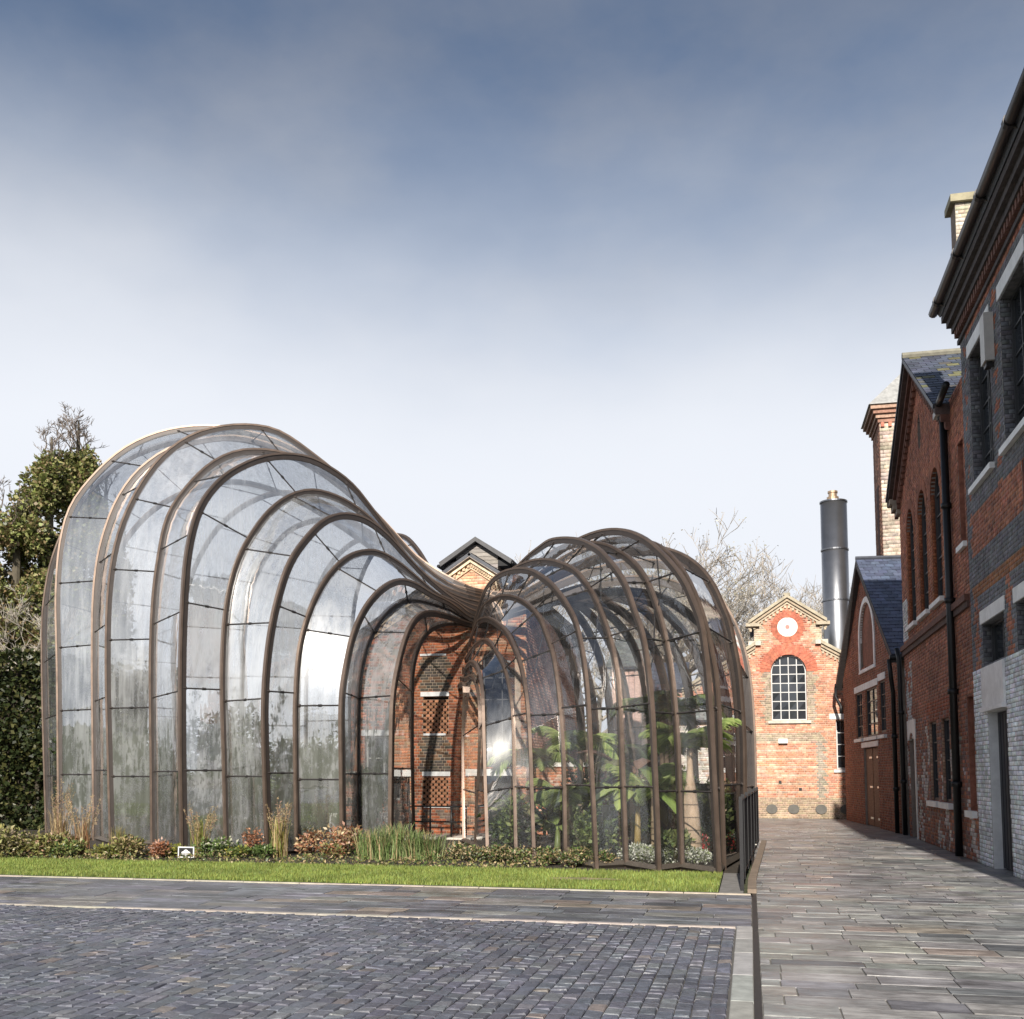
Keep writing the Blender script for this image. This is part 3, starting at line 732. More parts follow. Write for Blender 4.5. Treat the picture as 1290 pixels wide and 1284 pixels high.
# ------------------------------------------------------------------ B3: small slate-roofed gabled house
B3 = empty('gabled_brick_house', 'small red brick gabled house with blue slate roof and white blind arch', 'building')
a3 = np.array([3.92, 29.6, 0]); b3 = np.array([3.30, 37.5, 0]); U3 = (b3-a3)/np.linalg.norm(b3-a3); N3 = np.array([-U3[1], U3[0], 0])
fr = Frame(a3, U3, N3)
W3, mid, ez, az = 8.6, 4.45, 4.9, 8.2
def b3prof(z):
    if z < ez: return (0, W3)
    k = (az-z)/(az-ez); return (mid-k*mid, mid+k*(W3-mid)) if k > 0 else None
holes = [arch(2.95, 5.15, 4.95, 5.75, 1.15), rect(2.75, 4.5, 2.72, 4.22), rect(5.1, 6.2, 2.72, 4.22), rect(1.6, 2.4, 2.78, 4.3), rect(2.9, 5.1, 0, 2.42)]
facade(B3, fr, b3prof, az, holes, lambda u, z, r: (.30, .105, .058) if random.random() > .25 else DRED, mortar=(.30, .25, .21))
for a, b, z1 in ((2.75, 4.5, 4.22), (5.1, 6.2, 4.22), (1.6, 2.4, 4.3)):
    window(B3, fr, a, b, 2.78 if a < 2 else 2.72, z1, .055, 2, 4, fc=(.05, .05, .055), jamb=(.40, .17, .09)); bar_of(B3, 'sill', fr, a-.1, b+.1, -.1, .09, 2.62, 2.72)
bar_of(B3, 'lintel', fr, 2.6, 6.35, -.1, .03, 4.22, 4.42); bar_of(B3, 'lintel', fr, 1.5, 2.5, -.1, .03, 4.30, 4.50)
bar_of(B3, 'lintel', fr, 2.75, 5.35, -.1, .03, 2.42, 2.58)
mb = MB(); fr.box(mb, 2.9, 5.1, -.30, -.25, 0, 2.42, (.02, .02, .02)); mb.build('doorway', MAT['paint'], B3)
for a, b in ((2.92, 3.95), (4.05, 5.08)):
    mb = MB(); fr.box(mb, a, b, -.12, -.06, .02, 2.38, (.26, .13, .075)); d = mb.build('door', MAT['timber'], B3)
    for z in (.25, 1.2, 2.1):
        mb = MB(); fr.box(mb, a+.02, a+.45, -.06, -.045, z-.03, z+.03, (.6, .6, .58)); mb.build('strap_hinge', MAT['steel'], d)
mb = MB(); pts = lambda k: [(2.95-k, 4.86-k*.6)] + [(4.05+(1.1+k)*math.cos(t), 5.75+(1.15+k)*math.sin(t)) for t in np.linspace(math.pi, 0, 17)] + [(5.15+k, 4.86-k*.6)]
o_, i_ = pts(.17), pts(0)
for k in range(len(o_)-1): fr.prism(mb, [o_[k], o_[k+1], i_[k+1], i_[k]], -.05, .04, WHITE)
fr.prism(mb, [o_[0], i_[0], i_[-1], o_[-1]], -.05, .06, WHITE)
mb.build('arch_surround', MAT['paint'], B3)
mb = MB(); fr.prism(mb, i_, -.14, -.06, (.24, .09, .055)); mb.build('arch_infill', MAT['brick'], B3)
for e, s in ((0, -1), (W3, 1)):
    mb = MB(); fr.prism(mb, [(e+s*.3, ez-.24-.10), (e+s*.3, ez-.24+.12), (mid, az+.12), (mid, az-.10)], .0, .20, (.05, .045, .045)); mb.build('bargeboard', MAT['timber'], B3)
def P3(u, v, z): return fr.p(u, v, z)
slates(B3, P3(-.3, .2, ez-.12), P3(-.3, -7, ez-.12), P3(mid, -7, az+.13), P3(mid, .2, az+.13), base=(.085, .10, .15))
slates(B3, P3(W3+.3, -7, ez-.12), P3(W3+.3, .2, ez-.12), P3(mid, .2, az+.13), P3(mid, -7, az+.13), base=(.085, .10, .15))
mb = MB(); mb.tube([P3(mid, .2, az+.17), P3(mid, -7, az+.17)], .07, 6, (.06, .065, .08)); mb.build('ridge_tiles', MAT['slate'], B3)
pipe(B3, 'gutter', [P3(W3+.28, .24, ez-.20), P3(W3+.28, -7, ez-.20)], .08); pipe(B3, 'gutter', [P3(-.28, .24, ez-.2), P3(-.28, -7, ez-.2)], .08)
pipe(B3, 'downpipe', [P3(W3+.28, .2, ez-.24), P3(W3+.28, .22, ez-.6), P3(W3-.05, .1, ez-.95), P3(W3-.05, .1, ez-1.2)], .06)
pipe(B3, 'downpipe', [P3(-.28, .26, ez-.24), P3(-.2, .2, ez-.8), P3(.06, .11, ez-1.1), P3(.06, .11, .02)], .06, collars=(2.6, 1.2))
mb = MB()
for u in (0.12, W3-.12):
    q = [P3(u-.12, -.31, 0), P3(u+.12, -.31, 0), P3(u+.12, -7, 0), P3(u-.12, -7, 0)]
    mb.hexa(q + [p_+np.array([0, 0, ez-.02]) for p_ in q], DRED)
mb.build('rear_walls', MAT['brick'], B3)

# ------------------------------------------------------------------ tower and steel flue behind
T = empty('brick_tower', 'tall pale brick tower with pyramid roof behind the gabled houses', 'building')
tx, ty, tw, td, th = 5.20, 42.0, 2.6, 2.2, 15.9
for fr2, Wd, cc in ((Frame((tx, ty, 0), (1, 0, 0), (0, -1, 0)), tw, CREAM), (Frame((tx, ty, 0), (0, 1, 0), (-1, 0, 0)), td, (.30, .15, .10))):  # street side coloured darker than the front, its shade put into the brick
    facade(T, fr2, lambda z, Wd=Wd: (0, Wd), 15.3, [], lambda u, z, r, cc=cc: cc if random.random() > .3 else tuple(q*.75 for q in cc), z0=4.0, ch=.15, bl=.45, mortar=(.42, .36, .28), back=.2)
for k, v in enumerate((.06, .14, .24, .34)):
    mb = MB(); mb.box((tx-v, ty-v, 15.3+.16*k), (tx+tw+v, ty+td+v, 15.46+.16*k), (.34, .22, .16) if k % 2 else (.26, .14, .10)); mb.build('cornice', MAT['brick'], T)
for k in range(9):
    mb = MB(); mb.box((tx+.05+.28*k, ty-.10, 15.12), (tx+.17+.28*k, ty-.01, 15.28), (.42, .15, .10)); mb.build('dentil', MAT['brick'], T)
rz = 15.94; v = .42; apx = (tx+tw/2, ty+td/2, 17.9)
c4 = [(tx-v, ty-v, rz), (tx+tw+v, ty-v, rz), (tx+tw+v, ty+td+v, rz), (tx-v, ty+td+v, rz)]
MB().add(c4+[apx], [(0, 1, 4), (1, 2, 4), (2, 3, 4), (3, 0, 4), (3, 2, 1, 0)], (.33, .33, .32)).build('roof', MAT['slate'], T)
mb = MB(); mb.box((tx-.02, ty+.75, 9.5), (tx+.05, ty+1.35, 13.0), (.10, .05, .04)); mb.build('blind_panel', MAT['brick'], T)
mb = MB(); mb.box((tx+.2, ty+td-.2, 4.0), (tx+tw, ty+td, 15.3), DRED); mb.box((tx+tw-.2, ty+.2, 4.0), (tx+tw, ty+td-.2, 15.3), CREAM); mb.box((tx+.2, ty+.2, 0), (tx+tw-.2, ty+td-.2, 4.0), DRED); mb.build('rear_walls', MAT['brick'], T)

Fl = empty('steel_flue', 'shiny grey steel flue chimney rising behind the clock gable', 'chimney', (3.56, 44.0, 0))
r = .51
mb = MB(); mb.lathe([(r, 0), (r, 6.5)], (0, 0, 0), 32, (.15, .155, .165)); mb.lathe([(r+.02, 6.5), (r+.02, 12.75), (r-.04, 12.75)], (0, 0, 0), 32, (.24, .245, .26)); mb.build('stack', MAT['steel'], Fl, smooth=False)
for p in Fl.children[0].data.polygons: p.use_smooth = len(p.vertices) == 4 and abs(p.normal.z) < .5
for z in (6.5, 8.6, 10.7, 12.70):
    mb = MB(); mb.lathe([(r+.02, z), (r+.045, z), (r+.045, z+.06), (r+.02, z+.06)], (0, 0, 0), 32, (.18, .185, .2)); mb.build('seam_ring', MAT['steel'], Fl)
mb = MB(); mb.lathe([(.24, 12.7), (.24, 12.95), (.17, 12.95), (.17, 13.12), (.20, 13.12), (.20, 13.2), (.14, 13.2)], (-.02, 0, 0), 20, (.42, .30, .20)); mb.build('cap_pipe', MAT['bronze'], Fl)

# ------------------------------------------------------------------ E: clock gable closing the street
E_ = empty('clock_gable_house', 'orange brick gable house with round white clock and big arched window', 'building')
YE = 39.0
fr = Frame((0, YE, 0), (1, 0, 0), (0, -1, 0)); EC = 1.43
def eprof(z):
    if z < 4.75: return (-4.2, 5.6)
    if z < 6.30:
        k = (6.30-z)/1.55; return (.20-k*2.5, 2.66+k*2.7)
    if z < 7.15: return (.24, 2.62)
    k = (7.98-z)/.83
    return (EC-k*1.19, EC+k*1.19) if k > 0 else None
ewin = (EC-.63, EC+.63)
holes = [arch(*ewin, 3.52, 5.30), oval(EC, 6.94, .36, .36), rect(3.02, 4.25, 1.75, 3.55), rect(-1.55, -.45, 1.75, 3.6), rect(-3.6, -2.5, 1.75, 3.6)]
def ec(u, z, r):
    d = math.hypot(u-EC, z-6.94)
    if d < .62: return (.44, .14, .085)
    if z > 5.3 and math.hypot(u-EC, z-5.30) < 1.08: return (.44, .14, .085)
    if 3.4 < z < 5.3 and .63 < abs(u-EC) < .85+(.12 if r % 6 < 3 else 0): return (.33, .27, .20)
    if z > 6.3 and abs(u-EC) > .95 - (.12 if r % 6 < 3 else 0): return (.40, .33, .24)
    if z < .75: return (.36, .27, .19)
    if abs(abs(u-1.05)-1.42) < .10+(.06 if r % 4 < 2 else 0) and z < 2.75: return (.30, .26, .21)
    if 2.75 < z < 3.05 and abs(u-1.05) < 1.52: return (.34, .28, .21)
    if z < 2.75 and abs(u-1.05) < 1.32 and r % 4 == 0: return (.50, .36, .27)
    return ORANGE if random.random() > .22 else (.56, .34, .24)
facade(E_, fr, eprof, 7.98, holes, ec, mortar=(.52, .42, .33), bl=.235)
window(E_, fr, ewin[0], ewin[1], 3.52, 5.30, .16, 4, 7, top=.63, fc=(.55, .55, .54), bar=.032, frm=.05, pc=(.03, .034, .04))
bar_of(E_, 'sill', fr, ewin[0]-.12, ewin[1]+.12, -.1, .09, 3.42, 3.52, 'stone', (.58, .53, .45))
for a, b in ((3.02, 4.25), (-1.55, -.45), (-3.6, -2.5)):
    window(E_, fr, a, b, 1.75, 3.55, .14, 3, 4, fc=(.6, .6, .58)); bar_of(E_, 'lintel', fr, a-.2, b+.2, -.1, .03, 3.55, 3.75); bar_of(E_, 'sill', fr, a-.1, b+.1, -.1, .08, 1.65, 1.75)
mb = MB(); fr.prism(mb, [(EC+.37*math.cos(t), 6.94+.37*math.sin(t)) for t in np.linspace(0, 2*math.pi, 28, endpoint=False)], -.12, .004, (.75, .74, .70)); ck = mb.build('clock_face', MAT['paint'], E_)
for k in range(12):
    t = k*math.pi/6; mb = MB(); fr.prism(mb, [(EC+rr*math.cos(t+da), 6.94+rr*math.sin(t+da)) for rr, da in ((.25, -.05), (.32, -.05), (.32, .05), (.25, .05))], .005, .009, (.35, .33, .30)); mb.build('hour_mark', MAT['paint'], ck)
mb = MB(); fr.prism(mb, [(EC+.08*math.cos(t), 6.94+.08*math.sin(t)) for t in np.linspace(0, 2*math.pi, 12, endpoint=False)], .005, .012, (.45, .18, .15)); mb.build('clock_boss', MAT['paint'], ck)
mb = MB()
for t in np.linspace(0, 2*math.pi, 24, endpoint=False):
    t1 = t+.25; fr.prism(mb, [(EC+.36*math.cos(t), 6.94+.36*math.sin(t)), (EC+.36*math.cos(t1), 6.94+.36*math.sin(t1)), (EC+.58*math.cos(t1), 6.94+.58*math.sin(t1)), (EC+.58*math.cos(t), 6.94+.58*math.sin(t))], -.05, .018, jit((.44, .14, .085), .15))
mb.build('brick_ring', MAT['brick'], E_)
mb = MB()
for i in range(22):
    t, t1 = math.pi*i/22, math.pi*(i+.92)/22; fr.prism(mb, [(EC+.63*math.cos(t), 5.3+.63*math.sin(t)), (EC+.63*math.cos(t1), 5.3+.63*math.sin(t1)), (EC+1.02*math.cos(t1), 5.3+1.02*math.sin(t1)), (EC+1.02*math.cos(t), 5.3+1.02*math.sin(t))], -.3, .02, jit((.44, .14, .085), .15))
mb.build('arch_ring', MAT['brick'], E_)
def slope_trim(u0, z0, u1, z1):
    for k, (t0, t1, v, cc) in enumerate(((-.24, -.14, .07, (.46, .38, .28)), (-.14, -.02, .14, (.40, .32, .23)), (-.02, .10, .22, (.40, .35, .26)))):
        mb = MB(); fr.prism(mb, [(u0, z0+t0), (u0, z0+t1), (u1, z1+t1), (u1, z1+t0)], -.3 if k == 2 else .0, v+.001*k, cc); mb.build('coping', MAT['stone'], E_)
    L = math.hypot(u1-u0, z1-z0); n = int(L/.16)
    for k in range(n):
        q = (k+.5)/n; u = u0+(u1-u0)*q; z = z0+(z1-z0)*q-.30
        mb = MB(); fr.box(mb, u-.04, u+.04, 0, .06, z-.05, z+.05, (.45, .37, .27)); mb.build('dentil', MAT['brick'], E_)
slope_trim(.05, 7.10, EC, 8.02); slope_trim(2.81, 7.10, EC, 8.02)
slope_trim(.28, 6.32, -2.4, 4.65); slope_trim(2.58, 6.32, 5.5, 4.6)
for u in (.05, 2.81):
    s = -1 if u < EC else 1
    bar_of(E_, 'kneeler', fr, min(u-s*.38, u+s*.10), max(u-s*.38, u+s*.10), -.3, .18, 6.98, 7.10, 'stone', (.42, .36, .27))
    bar_of(E_, 'kneeler', fr, min(u+s*.02, u-s*.42), max(u+s*.02, u-s*.42), -.31, .15, 6.28, 6.44, 'stone', (.55, .50, .43))
mb = MB(); fr.box(mb, EC-.12, EC+.12, -.12, .2, 8.08, 8.17, (.32, .29, .22)); mb.build('finial', MAT['stone'], E_)
mb = MB(); fr.box(mb, 1.02, 1.34, 0.01, .16, 2.70, 2.86, (.8, .8, .78)); mb.build('wall_lamp', MAT['lamp_white'], E_)
for u in (.74, 1.50, 2.45, 3.3):
    mb = MB(); fr.prism(mb, [(u+.20*math.cos(t), .34+.17*math.sin(t)) for t in np.linspace(0, 2*math.pi, 16, endpoint=False)], .01, .05, (.10, .095, .085)); mb.build('vent_disc', MAT['dark_metal'], E_)
for u, z in ((1.05, 1.30), (1.75, 1.05)):
    mb = MB(); fr.box(mb, u-.05, u+.05, .012, .03, z-.05, z+.05, (.02, .02, .02)); mb.build('air_brick', MAT['dark_metal'], E_)
def PE(u, v, z): return fr.p(u, -v, z)
slates(E_, PE(-2.4, .05, 4.70), PE(-2.4, 8, 4.70), PE(EC, 8, 7.1), PE(EC, .05, 7.1)); slates(E_, PE(5.3, 8, 4.70), PE(5.3, .05, 4.70), PE(EC, .05, 7.1), PE(EC, 8, 7.1))
slates(E_, PE(.1, .05, 7.15), PE(.1, 4, 7.15), PE(EC, 4, 8.02), PE(EC, .05, 8.02)); slates(E_, PE(2.76, 4, 7.15), PE(2.76, .05, 7.15), PE(EC, .05, 8.02), PE(EC, 4, 8.02))
slates(E_, PE(-4.4, -.1, 4.70), PE(-2.3, -.1, 4.70), PE(-2.3, 3.5, 6.1), PE(-4.4, 3.5, 6.1))
mb = MB(); mb.box((-4.2, YE+.31, 0), (-3.95, YE+8, 4.7), DRED); mb.box((5.35, YE+.31, 0), (5.6, YE+8, 4.7), DRED); mb.box((-3.95, YE+7.7, 0), (5.35, YE+8, 4.7), DRED); mb.build('rear_walls', MAT['brick'], E_)

# ------------------------------------------------------------------ M: brick mill that the two glasshouses pour out of
YM = 26.0
Mh = empty('gabled_brick_mill', 'brick mill with cream gable and perforated grilles between the two glasshouses', 'building')
fr = Frame((0, YM, 0), (1, 0, 0), (0, -1, 0))
ap = onY(594, 703, YM); MC, MZ = ap[0], ap[2]; SL = .655; ML, MR_ = -10.3, -5.55
def mprof(z):
    k = (MZ-z)/SL
    return (max(ML, MC-k), min(MR_, MC+k)) if k > 0 else None
g1 = (onY(533, 900, YM)[0], onY(565, 900, YM)[0]); gz = [onY(550, y, YM)[2] for y in (1016, 979, 925, 878, 826)]
dw = (onY(598, 1000, YM)[0], onY(645, 1000, YM)[0])
lw_ = (-9.9, -8.9)
holes = [rect(*g1, gz[0], gz[1]), rect(*g1, gz[2], gz[3]), rect(*dw, 0, 1.55), rect(*lw_, .9, 2.6), rect(-6.72, -5.68, 1.76, 4.7)]  # the last opening holds the added dark window
def mc(u, z, r):
    if z > 5.75: return (.60, .37, .24) if random.random() > .25 else (.50, .25, .15)
    if g1[0]-.05 < u < g1[1]+.05:
        if gz[1]+.1 < z < gz[2]-.02 or gz[3]+.12 < z < gz[4]-.05:
            return (.09, .075, .06) if random.random() > .35 else (.17, .10, .06)
    if u < g1[0]-.28 and random.random() < .4: return (.13, .09, .07)
    if z < .9 and random.random() < .35: return (.20, .15, .12)
    if u > -7.25: return (.46, .19, .095) if random.random() > .25 else (.40, .27, .18)
    return (.40, .135, .065) if random.random() > .25 else (.26, .095, .055)
facade(Mh, fr, mprof, MZ, holes, mc, mortar=(.42, .33, .25))
for z0, z1 in ((gz[0], gz[1]), (gz[2], gz[3])):
    mb = MB(); n = int((z1-z0)/.075)
    for r in range(n):
        u = g1[0]+(.0 if r % 2 else .075)
        while u < g1[1]-.04:
            e = min(u+.105, g1[1]); fr.box(mb, u, e, -.11, -.012, z0+.075*r+.003, z0+.075*r+.062, jit((.42, .19, .10), .2)); u += .155
        fr.box(mb, g1[0], g1[1], -.11, -.03, z0+.075*r+.062, z0+.075*r+.078, (.30, .2, .14))
    mb.build('brick_grille', MAT['brick'], Mh, kind='stuff')
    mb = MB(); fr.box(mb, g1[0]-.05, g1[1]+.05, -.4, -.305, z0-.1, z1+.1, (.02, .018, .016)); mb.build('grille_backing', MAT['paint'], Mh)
for z, a, b in ((gz[4], 529, 562), (gz[3]+.02, 530, 566), (gz[2]-.03, 534, 562), (gz[1]+.03, 533, 568), (gz[0]-.03, 535, 568)):
    th = .11 if z in (gz[3]+.02, gz[1]+.03) else .05
    bar_of(Mh, 'lintel', fr, onY(a, 900, YM)[0], onY(b, 900, YM)[0], -.1, .035, z-.005, z+th)
bar_of(Mh, 'beam', fr, onY(587, 980, YM)[0], onY(650, 980, YM)[0], -.1, .05, 1.55, 1.72, 'paint', (.72, .70, .66))
mb = MB(); fr.box(mb, dw[0]-.05, dw[1]+.05, -.42, -.305, 0, 1.6, (.012, .012, .012)); mb.build('doorway', MAT['paint'], Mh)  # near-black panel put in for the unlit inside
window(Mh, fr, -6.72, -5.68, 1.76, 4.7, .12, 2, 5, fc=(.05, .05, .055), pc=(.012, .014, .02))  # added dark window, a made-up backdrop for the dark bays in front
window(Mh, fr, lw_[0], lw_[1], .9, 2.6, .14, 2, 3, fc=(.5, .5, .48)); bar_of(Mh, 'lintel', fr, lw_[0]-.1, lw_[1]+.1, -.1, .03, 2.6, 2.75)
for s in (-1, 1):
    e = ML if s < 0 else MR_
    ze = MZ-abs(e-MC)*SL
    for k, (t0, t1, v, cc) in enumerate(((-.30, -.20, .05, (.58, .42, .28)), (-.14, -.02, .14, (.60, .48, .34)), (-.02, .10, .24, (.34, .30, .27)))):
        mb = MB(); fr.prism(mb, [(e, ze+t0), (e, ze+t1), (MC, MZ+t1), (MC, MZ+t0)], -.02, v, cc); mb.build('verge_moulding', MAT['brick'], Mh)
    for k in range(26):
        q = (k+.5)/26; u = e+(MC-e)*q; z = ze+(MZ-ze)*q-.17
        mb = MB(); fr.box(mb, u-.035, u+.035, 0, .09, z-.06, z+.03, (.50, .36, .24)); mb.build('dentil', MAT['brick'], Mh)
zl, zr = MZ-abs(ML-MC)*SL+.1, MZ-abs(MR_-MC)*SL+.1
slates(Mh, (ML-.15, YM-.25, zl-.1), (ML-.15, YM+9, zl-.1), (MC, YM+9, MZ+.1), (MC, YM-.25, MZ+.1)); slates(Mh, (MR_+.15, YM+9, zr-.1), (MR_+.15, YM-.25, zr-.1), (MC, YM-.25, MZ+.1), (MC, YM+9, MZ+.1))
mb = MB(); mb.box((ML, YM+.31, 0), (ML+.25, YM+9, zl-.15), (.24, .09, .055)); mb.build('rear_walls', MAT['brick'], Mh)
facade(Mh, Frame((MR_, YM+.02, 0), (0, 1, 0), (1, 0, 0)), lambda z: (0, 8.9), zr-.2, [], lambda u, z, r: (.48, .27, .20) if random.random() > .3 else (.42, .19, .12), mortar=(.45, .37, .3))
Lt = empty('low_brick_store', 'low brick store with pale coping behind the first clear bays', 'building')
frq = Frame((-5.5, 27.0, 0), (1, 0, 0), (0, -1, 0)); zq = onY(690, 966, 27.0)[2]
facade(Lt, frq, lambda z: (0, 1.6), zq, [rect(.35, .7, 0, 1.3)], lambda u, z, r: (.40, .16, .085) if random.random() > .25 else (.5, .33, .24), mortar=(.42, .34, .27))
bar_of(Lt, 'coping', frq, -.05, 1.7, -.35, .06, zq, zq+.11, 'stone', (.62, .60, .56))
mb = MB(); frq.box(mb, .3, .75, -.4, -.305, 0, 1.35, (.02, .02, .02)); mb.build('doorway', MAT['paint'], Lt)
mb = MB(); mb.box((-5.5, 27.31, 0), (-3.9, 29, zq-.02), (.3, .12, .07)); mb.build('rear_walls', MAT['brick'], Lt)
# louvred roof lantern with its own dark gable
YL = 28.6
la, le, lr = onY(601, 679, YL), onY(568, 712, YL), onY(640, 712, YL)
lcx = la[0]; hw = .62
Ln = MB(); 
lant = empty('roof_lantern', 'weathered grey timber roof lantern with dark overhanging eaves behind the cream gable', 'lantern')
frl = Frame((0, YL, 0), (1, 0, 0), (0, -1, 0))
zb, ze_, zt = 6.1, le[2]+.02, la[2]-.08
mb = MB(); frl.prism(mb, [(lcx-hw, zb), (lcx+hw, zb), (lcx+hw, ze_+.25), (lcx, zt-.05), (lcx-hw, ze_+.25)], -2.0, -.02, (.16, .15, .14)); bd = mb.build('body', MAT['timber'], lant)
z = zb
while z < zt-.1:
    k = hw if z < ze_+.2 else max(0, hw*(zt-.05-z)/(zt-.3-ze_))
    mb = MB(); frl.hexa if False else None
    frl.box(mb, lcx-k, lcx+k, -.02, .012+.004*random.random(), z, z+.105, jit((.27, .25, .23), .2)); mb.build('board', MAT['timber'], bd); z += .115
for s in (-1, 1):
    mb = MB(); frl.prism(mb, [(lcx, zt+.10), (lcx, zt-.03), (lcx+s*(hw+.42), ze_-.10), (lcx+s*(hw+.46), ze_+.03)], -2.2, .22, (.055, .055, .06)); mb.build('roof', MAT['slate'], lant)
    mb = MB(); frl.box(mb, min(lcx+s*(hw+.01), lcx+s*(hw+.34)), max(lcx+s*(hw+.01), lcx+s*(hw+.34)), -2.0, .05, ze_-.12, ze_+.06, (.02, .02, .022)); mb.build('soffit', MAT['timber'], lant)
    pipe(lant, 'gutter', [(lcx+s*(hw+.47), YL-.22, ze_-.08), (lcx+s*(hw+.47), YL+2, ze_-.08)], .05)
# quay edge and railing in front of the mill
mb = MB(); q0, q1 = -9.0, -6.35
mb.box((q0, 24.6, 0.0), (q1, YM-.02, .05), (.55, .51, .45)); qs = mb.build('stone_landing', MAT['stone']); qs['kind'] = 'structure'
rl = empty('black_railing', 'low black metal railing before the perforated brick wall', 'railing', (0, 0, 0))
ya = 24.9; xa, xb = onY(517, 1030, ya)[0], onY(587, 1030, ya)[0]
for z in (.42, .80): pipe(rl, 'rail', [(xa, ya, z+.0), (xb, ya, z)], .022, n=6)
for t in (.06, .36, .74, 1.0): pipe(rl, 'post', [(xa+(xb-xa)*t, ya, .05), (xa+(xb-xa)*t, ya, .80)], .025, n=6)

# ------------------------------------------------------------------ buildings seen through the right-hand glasshouse
Bk = empty('pink_clad_shed', 'pinkish vertical board shed seen through the clear glasshouse', 'building')
Ys = 33.5; x0, x1 = -4.3, onY(808, 900, Ys)[0]; zt = onY(740, 842, Ys)[2]
mb = MB(); mb.box((x0, Ys, 0), (x1, Ys+5, zt), (.30, .20, .17)); mb.build('wall', MAT['paint'], Bk)
n = int((x1-x0)/.16); mb = MB()
for k in range(n):
    a = x0+(x1-x0)*k/n; b_ = x0+(x1-x0)*(k+.8)/n
    mb.box((a, Ys-.04, .1), (b_, Ys-.001, zt-.05), jit((.50, .33, .27), .18))
mb.build('cladding_boards', MAT['timber'], Bk, kind='stuff')
for zz in (1.6, 2.9): 
    mb = MB(); mb.box((x0+.3, Ys-.07, zz), (x1-.2, Ys-.042, zz+.08), (.12, .10, .09)); mb.build('rail', MAT['timber'], Bk)
slates(Bk, (x0-.2, Ys-.2, zt), (x1+.2, Ys-.2, zt), (x1+.2, Ys+3, zt+1.3), (x0-.2, Ys+3, zt+1.3), base=(.16, .17, .16))
Wb = empty('whitewashed_outbuilding', 'low whitewashed outbuilding with grey roof beyond the glasshouse palms', 'building')
Yw = 36.0; x0, x1 = onY(800, 900, Yw)[0], onY(893, 900, Yw)[0]; zt = onY(850, 908, Yw)[2]
frw = Frame((x0, Yw, 0), (1, 0, 0), (0, -1, 0))
facade(Wb, frw, lambda z: (0, x1-x0), zt, [rect(.5, 1.2, 1.6, 2.5)], lambda u, z, r: (.62, .57, .52) if random.random() > .2 else (.5, .36, .28), mortar=(.5, .46, .42))
window(Wb, frw, .5, 1.2, 1.6, 2.5, .1, 2, 2, fc=(.1, .1, .1))
slates(Wb, (x0-.2, Yw-.2, zt), (x1+.1, Yw-.2, zt), (x1+.1, Yw+2.2, zt+.95), (x0-.2, Yw+2.2, zt+.95), base=(.30, .32, .31))
mb = MB(); mb.box((x0, Yw+.31, 0), (x1, Yw+2.3, zt-.1), (.4, .37, .34)); mb.build('rear_walls', MAT['paint'], Wb)

# ================================================================== GLASSHOUSES
def catmull(P, n, alpha=.5):
    P = np.array(P); P = np.vstack([2*P[0]-P[1], P, 2*P[-1]-P[-2]])
    out = []
    for i in range(1, len(P)-2):
        p0, p1, p2, p3 = P[i-1:i+3]
        t0 = 0; t1 = t0+np.linalg.norm(p1-p0)**alpha+1e-6; t2 = t1+np.linalg.norm(p2-p1)**alpha+1e-6; t3 = t2+np.linalg.norm(p3-p2)**alpha+1e-6
        for t in np.linspace(t1, t2, 10, endpoint=False):
            A1 = (t1-t)/(t1-t0)*p0+(t-t0)/(t1-t0)*p1; A2 = (t2-t)/(t2-t1)*p1+(t-t1)/(t2-t1)*p2; A3 = (t3-t)/(t3-t2)*p2+(t-t2)/(t3-t2)*p3
            B1_ = (t2-t)/(t2-t0)*A1+(t-t0)/(t2-t0)*A2; B2_ = (t3-t)/(t3-t1)*A2+(t-t1)/(t3-t1)*A3
            out.append((t2-t)/(t2-t1)*B1_+(t-t1)/(t2-t1)*B2_)
    out.append(P[-2]); out = np.array(out)
    for _ in range(3):                                   # fair the curve
        o2 = out.copy(); o2[1:-1] = .25*out[:-2]+.5*out[1:-1]+.25*out[2:]; out = o2
    d = np.r_[0, np.cumsum(np.linalg.norm(np.diff(out, axis=0), axis=1))]
    s = np.linspace(0, d[-1], n)
    return np.stack([np.interp(s, d, out[:, k]) for k in range(3)], 1), d[-1]
NR = 73
OUT = -1
def plane_rib(base, pts, D, tail):
    G = gnd(*base); h = D-G; h[2] = 0; n = np.array([h[1], -h[0], 0])
    P = [G] + [on_plane(x, y, G, n) for x, y in pts] + [D, D+tail]
    return catmull(P, NR)
def profile_rib(src, srcG, srcD, G, D, tail):
    """same arch drawn in the vertical plane through another footing"""
    L = np.linalg.norm((srcG-srcD)[:2]); P = []
    for p in src[:-4:4]:
        k = np.dot((p-srcD)[:2], (srcG-srcD)[:2])/L**2
        q = D + (G-D)*k; q[2] = p[2]; P.append(q)
    P += [D, D+tail]
    return catmull(P, NR)
